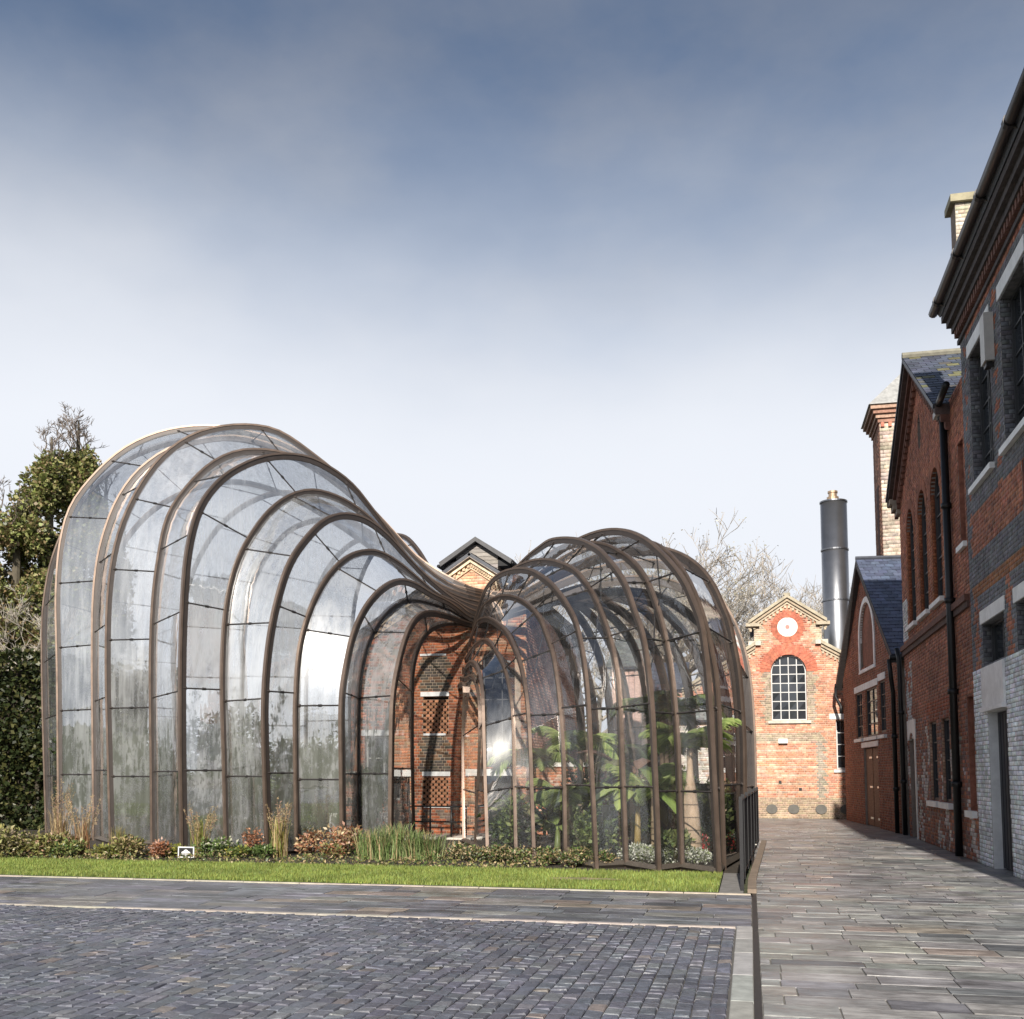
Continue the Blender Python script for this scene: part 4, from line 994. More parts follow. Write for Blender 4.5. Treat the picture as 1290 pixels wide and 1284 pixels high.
def rib_mesh(P, wd, dp, taper=.80, c=(.18, .133, .106), off=0.0, sgn=1):
    n = len(P); T = np.gradient(P, axis=0); T /= np.linalg.norm(T, axis=1)[:, None]
    h = P[-1]-P[0]; h[2] = 0; Bn = np.array([h[1], -h[0], 0]); Bn /= np.linalg.norm(Bn)
    Nn = np.cross(T, Bn[None]); Nn /= np.linalg.norm(Nn, axis=1)[:, None]
    s = np.ones(n); k = np.linspace(0, 1, n); s = 1-(1-taper)*np.clip((k-.62)/.25, 0, 1)
    V = []
    for a, b in ((-1, -1), (1, -1), (1, 1), (-1, 1)):
        V.append(P + Bn[None]*(a*wd/2*s)[:, None] + Nn*((b*dp/2+off)*s)[:, None])
    V = np.stack(V, 1).reshape(-1, 3)
    F_ = []
    for i in range(n-1):
        for k in range(4): F_.append((i*4+k, i*4+(k+1) % 4, i*4+4+(k+1) % 4, i*4+4+k))
    F_.append((3, 2, 1, 0)); F_.append(tuple((n-1)*4+k for k in range(4)))
    mb = MB(); mb.add(V, F_, c); return mb
def glasshouse(root, ribs, gmat, seg, wd, dp, closed_end, brace, deep=99):
    for i, (P, L) in enumerate(ribs):
        k = 1.18 if i in closed_end else 1
        out = OUT
        ro = rib_mesh(P, wd*k, .045, off=out*.075).build('rib', MAT['bronze'], root)
        dd = dp*(2.0 if i >= deep else 1)
        rib_mesh(P, wd*.62, dd*.8, c=(.05, .04, .036), off=-out*(dd*.4-.052)).build('fin', MAT['dark_metal'], ro)  # fin coloured near-black to put light-dark contrast into each rib
    def pt(P, L, s):
        f = min(max(s/L, 0), 1)*(NR-1); j = min(int(f), NR-2); return P[j]+(P[j+1]-P[j])*(f-j)
    for i in range(len(ribs)-1):
        (A, LA), (B, LB) = ribs[i], ribs[i+1]
        L = min(LA, LB); ns = max(4, int(round(L*.80/seg)))
        def row(t):                                     # level near the ground, proportional towards the neck
            bl = min(max((t-.22)/.5, 0), 1); bl = bl*bl*(3-2*bl)
            return pt(A, LA, t*(L*(1-bl)+LA*bl)), pt(B, LB, t*(L*(1-bl)+LB*bl))
        cuts = [k*.80/ns for k in range(ns+1)] + [1.0]
        for k in range(len(cuts)-1):
            a, b = cuts[k], cuts[k+1]
            nv = 7 if k < ns else 12
            V = []; nu = 3
            for t in np.linspace(a, b, nv):
                p, q = row(t)
                for u in np.linspace(.0, 1, nu): V.append(p*(1-u)+q*u)
            Fq = []
            for r in range(nv-1):
                for c in range(nu-1): q = r*nu+c; Fq.append((q, q+1, q+nu+1, q+nu))
            np_mesh('pane', np.array(V), np.array(Fq), np.ones((len(V), 3)), gmat, root, smooth=True)
            if 0 < k <= ns:
                mb = MB(); p, q = row(a)
                mb.tube([p, q], .017, 4, (.045, .04, .04)); m_ = (p+q)/2; dq = (q-p)/(np.linalg.norm(q-p)+1e-9)
                mb.tube([m_-dq*.04, m_+dq*.04], .028, 4, (.03, .028, .028))
                for e0, e1 in ((p, p+dq*.07), (q-dq*.07, q)): mb.tube([e0, e1], .034, 4, (.06, .05, .045))
                mb.build('transom', MAT['dark_metal'], root)
                if brace and 3 <= k < ns and np.linalg.norm(q-p) > .45 and (k+i) % 2:
                    inner = m_+np.array([0, 0, -.28])
                    mb = MB(); mb.tube([row(a-.05)[0], inner, row(a+.05)[1]], .013, 4, (.03, .03, .032)); mb.build('brace', MAT['dark_metal'], root)
        mb = MB(); mb.tube([A[0]+(0, 0, .06), B[0]+(0, 0, .06)], .07, 4, (.10, .085, .07)); mb.build('base_rail', MAT['dark_metal'], root)

# --- left (large, misted)
RP = [((62, 1050), [(59, 950), (56.5, 840), (57.4, 769), (65, 719), (74, 690), (87, 660), (112, 620), (152, 585), (200, 563), (260, 553), (320, 558), (400, 594), (480, 660), (540, 722)]),
      ((78, 1057), [(77, 950), (76, 840), (74.5, 744), (80, 682), (92, 640), (117, 605), (155, 570), (192, 551), (229, 542), (267, 540), (310, 546), (360, 562), (420, 600), (480, 656), (530, 708)]),
      ((122, 1059), [(121, 950), (120, 840), (121, 757), (126, 707), (135, 670), (150, 632), (170, 602), (192, 582), (215, 568), (250, 557), (300, 553), (350, 566), (400, 592), (450, 632), (500, 688), (545, 730)]),
      ((143, 1065), [(140, 950), (137.5, 840), (140, 744), (150, 682), (170, 630), (204, 580), (242, 552), (279, 541), (317, 539), (350, 546), (396, 577), (430, 605), (480, 657), (530, 712), (565, 738)]),
      ((195, 1066), [(194, 950), (193, 840), (196, 757), (202, 707), (214, 652), (234, 620), (267, 587), (299, 572), (329, 570), (352, 573), (390, 585), (430, 609), (470, 650), (510, 702), (548, 736)]),
      ((233, 1075), [(231, 950), (231, 840), (233, 769), (239, 694), (254, 640), (279, 607), (304, 590), (333, 579), (362, 576), (392, 581), (425, 599), (445, 616), (462, 637), (485, 667), (514, 707), (540, 733), (567, 750)]),
      ((288, 1073), [(285, 950), (283, 840), (289, 757), (302, 707), (319, 675), (342, 645), (367, 627), (392, 621), (417, 626), (442, 638), (470, 660), (495, 688), (525, 722), (556, 746)]),
      ((340, 1077), [(336, 960), (335, 880), (341, 809), (352, 754), (367, 710), (390, 677), (412, 657), (435, 651), (460, 657), (485, 675), (504, 695), (529, 722), (560, 749)]),
      ((377, 1075), [(375, 960), (375, 880), (380, 817), (392, 772), (412, 732), (435, 707), (455, 698), (475, 698), (499, 710), (524, 730), (549, 750), (574, 762)]),
      ((434, 1076), [(432, 960), (432, 880), (437, 842), (447, 799), (462, 767), (482, 744), (502, 734), (522, 738), (542, 750), (567, 762)]),
      ((452, 1071), [(451, 960), (452, 880), (455, 847), (465, 809), (482, 780), (502, 762), (519, 757), (542, 761), (567, 769)]),
      ((493, 1075), [(494, 960), (496, 880), (502, 842), (514, 799), (527, 779), (542, 774), (567, 779)]),
      ((521, 1066), [(519, 960), (519, 880), (520, 847), (526, 819), (537, 799), (554, 788), (576, 786)])]
TAIL = np.array([.30, .55, 0.0])
Dc = onY(597, 767, YM-.35)
ribsL = []; DL = []
for i, (b, pts) in enumerate(RP):
    th = math.pi*i/12
    D = Dc + np.array([0, -.32*math.sin(th), .47*math.cos(th)]); DL.append(D)
    ribsL.append(plane_rib(b, pts, D, TAIL))
back = []
for j, (gx, gy) in ((3, (-18.6, 27.2)), (3, (-17.2, 29.4)), (4, (-15.6, 30.4)), (5, (-13.8, 31.2)), (5, (-12.2, 30.9))):
    D = Dc + np.array([0, .28, .40-.1*len(back)]); G = np.array([gx, gy, 0.])
    back.append(profile_rib(ribsL[j][0], ribsL[j][0][0], DL[j], G, D, TAIL))
GHL = empty('misted_glasshouse', 'large bulbous glasshouse of misted panes and bronze ribs on the left', 'glasshouse')
glasshouse(GHL, back[::-1]+ribsL, MAT['misted_glass'], 1.62, .074, .135, (10,), False)

# --- right (smaller, clear)
QP = [((584, 1062), [(583, 980), (583, 920), (584, 885), (584.5, 868)]),
      ((598, 1068), [(602, 980), (604, 920), (603, 885), (600, 864), (595, 855), (588, 857)]),
      ((614, 1085), [(611, 990), (609, 920), (608, 884), (606, 862), (602, 846), (597, 838), (591, 838), (583, 848)]),
      ((649, 1082), [(647, 980), (645, 900), (642, 873), (637, 851), (632, 837), (625, 824), (618, 813), (610, 809), (603, 812), (596, 818), (588, 830)]),
      ((672, 1091), [(669, 1000), (666, 920), (662.5, 878), (659, 856), (654, 834.5), (647, 817), (641, 804), (632, 793), (623, 786), (614.5, 782), (606, 783), (600, 789)]),
      ((711, 1089), [(710, 1020), (709, 960), (705, 900), (701, 862), (695, 825), (686.5, 800), (681, 785), (672, 772), (661, 762), (649, 756), (638.5, 754), (628, 755), (617, 760), (607, 770)]),
      ((750, 1095), [(747, 1030), (743.5, 960), (740, 887), (735, 837), (729, 803), (724, 785), (715, 767), (705, 752), (692, 737), (680, 728), (669, 722), (658, 720), (645, 721), (632, 725), (620, 734), (609, 750)]),
      ((787, 1093), [(785, 1030), (782, 960), (780, 900), (775, 844), (766, 801), (757, 776), (747, 753), (736, 736), (724, 722), (709, 714), (696, 710), (680, 709), (664, 712), (646, 720), (628, 735), (612, 752)]),
      ((828, 1100), [(826, 1030), (823, 960), (821, 912), (816, 850), (808, 800), (798, 772), (790, 747), (780, 727), (767, 710), (755, 697), (742, 689), (730, 684), (711, 682), (692, 685), (680, 693), (669, 701), (656, 713), (640, 730), (620, 752)]),
      ((857, 1096), [(855, 1030), (852, 940), (849, 898), (845, 854), (840, 822), (831, 782), (823, 757), (815, 737), (805, 721), (792, 707), (780, 699), (767, 692), (751, 688), (735, 687), (716, 690), (695, 699), (670, 716), (640, 742)]),
      ((903, 1103), [(899, 1020), (895, 940), (893, 898), (890, 854.5), (885, 808), (879, 778), (872, 761), (863.6, 741), (853, 724), (842, 710.5), (830, 698), (815, 685), (798, 676), (783, 672), (765, 672), (748.5, 675.6), (732, 682), (712, 692), (690, 708), (660, 730), (630, 755)]),
      ((909, 1096), [(907, 1020), (904.5, 940), (903, 898), (900, 855), (894, 820), (886, 787), (874, 752), (862, 728), (848, 708), (830, 692), (810, 685), (790, 682), (768, 684), (740, 692), (710, 706), (670, 732), (635, 757)]),
      ((936, 1080), [(935, 1000), (934.5, 940), (933, 905), (931, 876), (928, 844), (923.6, 820), (916, 784), (909, 767), (901, 748), (890, 729), (877, 715), (863.6, 705), (847, 697.5), (832, 693.5), (810, 692), (780, 696), (740, 708), (700, 726), (650, 754)]),
      ((949, 1060), [(948.5, 1000), (947.6, 940), (946, 905), (944, 876), (940, 843.6), (935, 820), (929, 800), (921, 782), (911, 764), (898, 746), (882, 730), (862, 718), (840, 711), (815, 709), (780, 712), (740, 722), (700, 738), (650, 760)])]
ribsR = []; DR = []
for i, (b, pts) in enumerate(QP):
    s = min(1, i/8); px = 577+24*s; py = 868-92*s
    D = onY(px, py, YM-.30-.15*math.sin(math.pi*s)); DR.append(D)
    ribsR.append(plane_rib(b, pts, D, np.array([-.1, .5, 0.])))
backR = []
for j, (gx, gy) in ((12, (-.20, 26.0)), (11, (-.45, 27.0)), (10, (-.85, 27.8)), (10, (-1.4, 28.5)), (9, (-2.0, 29.0)), (9, (-2.6, 29.3)), (8, (-3.2, 29.4)), (8, (-3.7, 29.2)), (7, (-4.1, 28.8)), (7, (-4.4, 28.2))):
    D = DR[-1] + np.array([.05, .12, -.07*len(backR)]); G = np.array([gx, gy, 0.])
    backR.append(profile_rib(ribsR[j][0], ribsR[j][0][0], DR[j], G, D, np.array([0, .35, 0.])))
GHR = empty('clear_glasshouse', 'smaller clear glasshouse with slim bronze ribs full of palms on the right', 'glasshouse')
glasshouse(GHR, ribsR+backR, MAT['clear_glass'], 1.35, .060, .12, (), True, deep=12)

# ================================================================== PLANTS
def leaves(cent, size, ncol, up=0.3, aspect=.5, outward=None, curl=.25):
    """two-quad folded leaves; cent (n,3), ncol (n,3)"""
    n = len(cent); 
    d = rng.normal(size=(n, 3)); d[:, 2] = d[:, 2]*.6+up
    if outward is not None: d += outward*.8
    d /= np.linalg.norm(d, axis=1)[:, None]
    r = np.cross(d, rng.normal(size=(n, 3))); r /= np.linalg.norm(r, axis=1)[:, None]+1e-9
    nn = np.cross(d, r); s = (size*rng.uniform(.6, 1.3, n))[:, None]
    b = cent; t = cent+d*s-nn*s*curl; m = cent+d*s*.5+nn*s*.08
    l = m+r*s*aspect*.5; q = m-r*s*aspect*.5
    V = np.stack([b, l, t, q], 1).reshape(-1, 3); Q = np.arange(n*4).reshape(-1, 4)
    return V, Q, np.repeat(ncol, 4, 0)
def pal(n, cols, v=.25):
    c = np.array(cols)[rng.integers(0, len(cols), n)]; return c*rng.uniform(1-v, 1+v, (n, 1))
def blob_pts(n, blobs, shell=.55):
    """points in a union of ellipsoids (cx,cy,cz,rx,ry,rz), biased outwards; returns pts, outward"""
    B = np.array(blobs, float); wt = B[:, 3]*B[:, 4]*B[:, 5]; wt = wt**.67; k = rng.choice(len(B), n, p=wt/wt.sum())
    d = rng.normal(size=(n, 3)); d /= np.linalg.norm(d, axis=1)[:, None]
    r = shell+(1-shell)*rng.random(n)**.6; r *= 1+.12*rng.normal(size=n)
    return B[k, :3]+d*B[k, 3:]*r[:, None], d
def tufts(n, base, hgt, spread, wid, cols, lean=.5, jitter=.1):
    """grass blades bending outwards: 3 quads each"""
    a = rng.uniform(0, 2*np.pi, n); b = base+np.stack([rng.normal(0, jitter, n), rng.normal(0, jitter, n), np.zeros(n)], 1)
    h = hgt*rng.uniform(.55, 1.1, n); sp = spread*rng.uniform(.2, 1, n); d = np.stack([np.cos(a), np.sin(a), np.zeros(n)], 1); s = np.stack([-np.sin(a), np.cos(a), np.zeros(n)], 1)
    w_ = wid*rng.uniform(.6, 1.3, n); V = []
    for k, (f, zf, wf) in enumerate(((0, 0, 1), (.25, .45, .9), (.62, .82, .6), (1, 1-.15*lean, .12))):
        c = b+d*(sp*f)[:, None]+np.array([0, 0, 1.])*(h*zf)[:, None]
        V += [c-s*(w_*wf)[:, None], c+s*(w_*wf)[:, None]]
    V = np.stack(V, 1).reshape(-1, 3)
    f = np.array([(0, 1, 3, 2), (2, 3, 5, 4), (4, 5, 7, 6)]); Q = (np.arange(n)[:, None, None]*8+f[None]).reshape(-1, 4)
    return V, Q, np.repeat(pal(n, cols), 8, 0)
def mesh_of(name, parts, mat, parent=None, kind=None):
    V, Q, C = [], [], []; o = 0
    for v, q, c in parts: V.append(v); Q.append(q+o); C.append(c); o += len(v)
    return np_mesh(name, np.vstack(V), np.vstack(Q), np.vstack(C), mat, parent, kind)
def shrub(name, label, cat, x, y, r, h, cols, n, size, group=None, stem_c=(.10, .07, .05)):
    o = empty(name, label, cat, (x, y, 0), group)
    blobs = [(rng.uniform(-.4, .4)*r, rng.uniform(-.4, .4)*r, h*rng.uniform(.3, .72), r*rng.uniform(.4, .7), r*rng.uniform(.4, .7), h*rng.uniform(.22, .34)) for _ in range(6)]
    P, d = blob_pts(n, blobs, .3); P[:, 2] = np.clip(P[:, 2], .02, None)
    mesh_of('foliage', [leaves(P, size, pal(n, cols), outward=d)], MAT['leaf'], o)
    mb = MB()
    for b in blobs: mb.tube([(0, 0, 0), (b[0]*.5, b[1]*.5, b[2]*.6), (b[0], b[1], b[2])], [.018, .012, .005], 5, stem_c)
    mb.build('stems', MAT['bark'], o)
    return o
def grass_clump(name, label, x, y, h, spread, n, cols, wid=.007, group=None, plume=None, cat='grass'):
    o = empty(name, label, cat, (x, y, 0), group)
    mesh_of('blades', [tufts(n, np.zeros(3), h, spread, wid, cols, jitter=spread*.25)], MAT['blade'], o)
    if plume:
        pn, ph, pcols = plume; parts = []
        for k in range(pn):
            a = rng.uniform(0, 6.28); l = rng.uniform(.1, .35); tip = np.array([l*math.cos(a), l*math.sin(a), ph*rng.uniform(.75, 1.05)])
            m = 40; t = rng.uniform(.62, 1, m)[:, None]
            parts.append(leaves(tip*t+rng.normal(0, .012, (m, 3)), .05, pal(m, pcols), up=.8, aspect=.25))
            t3 = np.linspace(0, 1, 2)
            s = np.array([.004, 0, 0]); parts.append((np.array([-s, s, tip+s*.5, tip-s*.5]), np.array([[0, 1, 2, 3]]), np.repeat(pal(1, pcols), 4, 0)))
        mesh_of('plumes', parts, MAT['blade'], o)
    return o
GREEN = [(0.105, 0.165, 0.045), (0.15, 0.21, 0.06), (0.075, 0.12, 0.038)]
OLIVE = [(0.256, 0.256, 0.08), (0.176, 0.192, 0.064), (0.32, 0.288, 0.112), (0.128, 0.128, 0.048)]
RUST = [(0.39, 0.169, 0.091), (0.468, 0.247, 0.143), (0.286, 0.13, 0.065)]
YEL = [(0.39, 0.351, 0.078), (0.26, 0.286, 0.065), (0.156, 0.195, 0.052)]
STRAW = [(0.425, 0.325, 0.175), (0.325, 0.237, 0.125), (0.5, 0.388, 0.225)]
WFL = [(.75, .75, .68), (.62, .64, .55), (.25, .30, .14)]
# border along the front of the large glasshouse (positions from photo columns on the bed line)
def bedpt(px, py=1082): p = gnd(px, py); return p[0], p[1]
grp = 'plants in the border before the glasshouses'
bed_list = [
 ('shrub', 'pale-edged olive leafy shrub at the far left end of the border', -8, 1081, .75, .85, OLIVE+[(.42, .36, .22)], 1500, .085),
 ('shrub', 'pale-edged olive shrub second from the left end of the border', 26, 1079, .7, .80, OLIVE+[(.45, .36, .25)], 1500, .085),
 ('shrub', 'olive shrub with rosy leaf edges left of the tall dry grass', 56, 1079, .65, .62, OLIVE+[(.38, .24, .16)], 1300, .08),
 ('grass', 'tall dry feathery grass against the leftmost glasshouse ribs', 74, 1074, .95, .30, 150, STRAW, 1.45),
 ('shrub', 'low green shrub at the foot of the tall dry grass', 84, 1081, .5, .45, GREEN+OLIVE, 900, .075),
 ('grass', 'pinkish dry grass between two leftmost pairs of ribs', 104, 1078, .8, .28, 160, STRAW+RUST, 1.15),
 ('shrub', 'low yellow-leaved plant before the bright rib', 132, 1081, .5, .40, YEL+OLIVE, 800, .09),
 ('grass', 'straw-coloured grass right beside the bright rib', 150, 1079, .6, .25, 160, STRAW+OLIVE, None),
 ('shrub', 'bushy olive plant with straw stems left of the small sign', 172, 1081, .55, .62, OLIVE+STRAW, 1200, .07),
 ('shrub', 'pink-tinged plant immediately left of the small sign', 197, 1081, .35, .50, RUST+[(.45, .30, .24)], 600, .07),
 ('shrub', 'low yellow-green plant just left of the small sign', 216, 1080, .38, .36, YEL, 700, .06),
 ('grass', 'golden dry grass just right of the small sign', 252, 1080, .75, .24, 170, STRAW+YEL, 1.0),
 ('shrub', 'dark green shrub with pale flower head right of the sign', 272, 1080, .42, .50, GREEN+[(.55, .55, .42)], 900, .075),
 ('shrub', 'low bright green mound second to the right of the sign', 302, 1081, .42, .36, YEL+GREEN, 800, .06),
 ('shrub', 'rust-coloured upright plant against the fourth wide bay', 318, 1078, .26, .80, RUST, 450, .06),
 ('shrub', 'low dark green mound left of the golden grass', 330, 1081, .36, .34, GREEN, 700, .06),
 ('grass', 'golden-green grass before the rib left of the pink shrubs', 352, 1080, .8, .26, 190, YEL+STRAW, 1.1),
 ('shrub', 'pink-bronze shrub left of the white marker', 392, 1080, .48, .80, RUST+STRAW+[(.50, .30, .22)], 520, .085),
 ('shrub', 'tall salmon-coloured shrub right of the white marker', 436, 1079, .55, .95, RUST+STRAW+[(.55, .33, .25)], 600, .085),
 ('shrub', 'small salmon plant low before the white marker', 415, 1082, .35, .42, RUST+OLIVE, 500, .07)]
for kind, lab, px, py, r, h, cols, n, sz in bed_list:
    x, y = bedpt(px, py)
    if kind == 'shrub': r, h, n = r*.92, h*.72, int(n*.8)
    if kind == 'shrub': shrub('border_shrub', lab, 'shrub', x, y, r, h, cols, n, sz, grp)
    else: grass_clump('ornamental_grass', lab, x, y, r, h, cols, n, plume=(14, sz, STRAW+[(.34, .20, .15)]) if sz else None, group=grp)
FRESH = [(0.195, 0.273, 0.091), (0.26, 0.351, 0.13), (0.13, 0.195, 0.065), (0.338, 0.39, 0.182)]
for k, (px, lab, h) in enumerate(((462, 'left', .72), (482, 'second', .80), (503, 'third', .88), (524, 'fourth', .72), (545, 'rightmost', .62))):
    x, y = bedpt(px, 1083); word = {'left': 'leftmost', 'second': 'second from left', 'third': 'middle', 'fourth': 'fourth from left', 'rightmost': 'rightmost'}[lab]
    grass_clump('long_grass_clump', f'long fresh green grass clump, {word} of five before the dark arch', x, y, h*.82, .42, 240, FRESH+STRAW[:1], wid=.007, group='green grass clumps by the arch')
for px, py, lab in ((575, 1084, 'grey-green low plant left of the clear glasshouse'), (600, 1086, 'dark straggly plant at the foot of the innermost ribs'), (628, 1087, 'brown-tipped low plant between the first clear bays'), (655, 1089, 'straw and green low plant before the pale ribs'), (690, 1091, 'yellowish low plant between the two palest ribs'), (725, 1093, 'low green plant right of the palest ribs'), (765, 1094, 'low grey plant before the middle clear bay')):
    x, y = bedpt(px, py); shrub('border_shrub', lab, 'shrub', x, y, .34, .36, GREEN+STRAW+[(.20, .22, .15)], 700, .055, grp)
for px, py, lab in ((800, 1094, 'white flowering mound at the foot of the banana plant'), (842, 1093, 'white flowering mound left of the thick palm'), (873, 1093, 'large white flowering mound round the thick palm'), (922, 1075, 'small white flowers behind the end ribs')):
    p = gnd(px, py); shrub('white_flower_mound', lab, 'flowers', p[0], p[1]+.45, .45, .40, WFL, 2200, .05, 'white flower mounds in the clear glasshouse')
# ground litter of the border
n = 5000; bx = rng.uniform(-18, -3.3, n); by = 16.95+rng.random(n)**1.5*2.0
parts = [leaves(np.stack([bx, by, rng.uniform(.01, .10, n)*(1+.8*np.sin(bx*3.1)), ], 1), .06, pal(n, OLIVE+GREEN+STRAW), up=.2)]
g = mesh_of('ground_cover', parts, MAT['leaf'], kind='stuff'); tag(g, 'low leafy ground cover filling the planting border', 'ground cover')

# --- inside the large glasshouse: dim shrubs and tree ferns behind the mist
LD = [(.06, .09, .035), (.045, .07, .025), (.09, .12, .05)]
for k, (x, y, r, h, lab) in enumerate(((-16.2, 24.2, 1.3, 3.2, 'leftmost'), (-14.2, 22.9, 1.0, 2.4, 'second from left'), (-12.9, 24.4, 1.4, 3.6, 'tallest'), (-11.6, 22.2, 1.0, 2.2, 'middle'), (-10.2, 23.2, 1.1, 2.6, 'second from right'), (-8.9, 22.6, .8, 1.7, 'rightmost'))):
    shrub('glasshouse_shrub', f'dim green shrub behind misted glass, {lab} of six', 'shrub', x, y, r, h, LD, 2600, .16, 'shrubs inside the misted glasshouse')

# --- palms and bananas in the clear glasshouse
def frond(parent, base, az, L, droop, rise, cols, pinn=38, pl=.40, name='frond'):
    t = np.linspace(0, 1, pinn+6); d = np.array([math.cos(az), math.sin(az), 0]); s = np.array([-d[1], d[0], 0])
    C = base+d[None]*(L*t*(1-.25*t*droop))[:, None]+np.array([[0, 0, 1.]])*((rise*t-droop*t*t)*L)[:, None]
    parts = []; mb = MB(); mb.tube(C[::3], list(np.linspace(.018, .004, len(C[::3]))), 5, (.16, .17, .06)); mb.build(name+'_stem', MAT['leaf'], parent) if False else None
    V, Q = [], []
    for i in range(4, len(C)-1):
        T = C[i+1]-C[i-1]; T /= np.linalg.norm(T); l = pl*math.sin(math.pi*min(1, .15+.85*(i-3)/(len(C)-3)))**.6+.05
        for sg in (-1, 1):
            tip = C[i]+(s*sg*.8+T*.55+np.array([0, 0, -.25-.3*random.random()]))*l
            wv = T*.02; b = len(V)
            V += [C[i]-wv, C[i]+wv, (C[i]+tip)/2+wv*1.2+np.array([0, 0, .03]), tip]; Q.append((b, b+1, b+2, b+3))
    nst = len(C[::3]); st = C[::3]
    for i in range(len(st)-1):
        for w0 in (s*.012, np.array([0, 0, .012])):
            b = len(V); V += [st[i]-w0, st[i]+w0, st[i+1]+w0*.8, st[i+1]-w0*.8]; Q.append((b, b+1, b+2, b+3))
    np_mesh(name, np.array(V), np.array(Q), pal(len(V), cols, .18), MAT['leaf'], parent)
def palm(label, x, y, prof, tc, nf, L, droop, rise, cols, trunk_bend=(0, 0)):
    o = empty('palm', label, 'palm', (x, y, 0), 'palms in the clear glasshouse')
    mb = MB(); H_ = prof[-1][1]; pts = []; rad = []
    zs = np.linspace(0, H_, 16)
    for z in zs:
        pts.append((trunk_bend[0]*(z/H_)**2, trunk_bend[1]*(z/H_)**2, z)); rad.append(np.interp(z, [q[1] for q in prof], [q[0] for q in prof]))
    mb.tube(pts, rad, 12, tc)
    mb.build('trunk', MAT['bark'], o, smooth=True)
    for z in np.linspace(.15, H_*.62, 6):
        rr = np.interp(z, [q[1] for q in prof], [q[0] for q in prof]); mb = MB(); mb.lathe([(rr, z), (rr+.008, z), (rr+.008, z+.02), (rr, z+.02)], (trunk_bend[0]*(z/H_)**2, trunk_bend[1]*(z/H_)**2, 0), 12, tuple(q*.45 for q in tc)); mb.build('trunk_ring', MAT['bark'], o)
    nf += 3
    for k in range(nf):
        frond(o, np.array(pts[-1])+np.array([0, 0, -.02*k/nf]), 2*math.pi*k/nf*1.0+random.uniform(-.3, .3), L*random.uniform(.8, 1.1), droop*random.uniform(.7, 1.2), rise*random.uniform(.7, 1.25), cols)
    return o
PG = [(0.234, 0.325, 0.091), (0.338, 0.416, 0.143), (0.169, 0.234, 0.065), (0.416, 0.455, 0.182)]
p = gnd(869, 1092); palm('bottle palm with swollen pale trunk between the front ribs', p[0], p[1]+.5, [(.17, 0), (.19, .35), (.16, .9), (.10, 1.35), (.06, 1.6), (.05, 2.05)], (.42, .31, .22), 9, 1.0, .75, 1.0, PG)
palm('large feathery palm rising behind the bottle palm', -1.7, 21.5, [(.14, 0), (.11, 1.0), (.09, 2.7)], (.14, .10, .07), 13, 1.5, .9, 1.0, [(.12, .17, .05), (.17, .22, .07), (.09, .12, .04)])
palm('small drooping palm by the railing end of the glasshouse', -1.15, 20.6, [(.07, 0), (.06, .7), (.05, 1.25)], (.18, .14, .08), 9, .8, 1.1, .9, [(.22, .25, .08), (.14, .18, .05), (.28, .28, .10)])
palm('slender palm near the centre of the clear glasshouse', -3.6, 22.5, [(.09, 0), (.07, 1.2), (.06, 2.1)], (.22, .17, .12), 11, 1.2, .8, 1.0, PG)
palm('dark palm at the back near the pink boards', -3.0, 25.8, [(.10, 0), (.08, 1.2), (.07, 1.9)], (.12, .09, .06), 12, 1.3, .9, .9, [(.05, .08, .03), (.07, .10, .04)])
palm('bright young palm behind the third clear rib', -3.35, 19.7, [(.06, 0), (.05, .6), (.045, 1.0)], (.25, .19, .12), 9, .95, .8, 1.1, PG)
palm('bright young palm right of the banana plant', -1.75, 19.4, [(.06, 0), (.05, .6), (.045, 1.15)], (.25, .19, .12), 9, .9, .8, 1.1, PG)
palm('tall palm with arching fronds at the left of the clear glasshouse', -4.5, 21.6, [(.08, 0), (.06, 1.0), (.05, 1.7)], (.2, .15, .1), 10, 1.2, .85, 1.1, PG)
def banana(label, x, y, h, nl, L, stem_c, cols):
    o = empty('banana_plant', label, 'banana plant', (x, y, 0), 'banana plants in the clear glasshouse')
    mb = MB(); mb.tube([(0, 0, 0), (.02, .01, h*.5), (.03, 0, h)], [.075, .06, .04], 10, stem_c); mb.build('stem', MAT['leaf'], o, smooth=True)
    for k in range(nl):
        az = 2*math.pi*k/nl*1.62+random.uniform(-.2, .2); d = np.array([math.cos(az), math.sin(az), 0]); s = np.array([-d[1], d[0], 0])
        rise = random.uniform(.75, 1.3); dr_ = random.uniform(.7, 1.3); t = np.linspace(0, 1, 12)
        C = np.array([.03, 0, h*.92])+d[None]*(L*t*.75)[:, None]+np.array([[0, 0, 1.]])*((rise*t-dr_*t*t)*L)[:, None]
        wv = .11*L*np.sin(np.pi*np.clip((t-.22)/.78, 0, 1))**.55+.012
        V = []; Q = []
        for i in range(12):
            V += [C[i]+s*wv[i]-np.array([0, 0, .35*wv[i]]), C[i], C[i]-s*wv[i]-np.array([0, 0, .35*wv[i]])]
        for i in range(11): Q += [(i*3, i*3+1, i*3+4, i*3+3), (i*3+1, i*3+2, i*3+5, i*3+4)]
        cc = np.repeat(pal(1, cols, .2), len(V), 0); cc[1::3] *= 1.4
        np_mesh('leaf', np.array(V), np.array(Q), cc, MAT['leaf'], o, smooth=True)
    return o
BN = [(0.234, 0.338, 0.091), (0.338, 0.416, 0.13), (0.182, 0.26, 0.065)]
p = gnd(797, 1090); banana('golden-stemmed banana plant between two front ribs', p[0], p[1]+.7, 1.05, 11, 1.35, (.38, .27, .09), BN+[(.28, .22, .08)])
banana('tall dark-leaved banana plant in the middle of the clear glasshouse', -2.2, 20.3, 1.5, 12, 1.6, (.16, .13, .06), [(.12, .17, .05), (.17, .17, .08), (.22, .13, .09)])
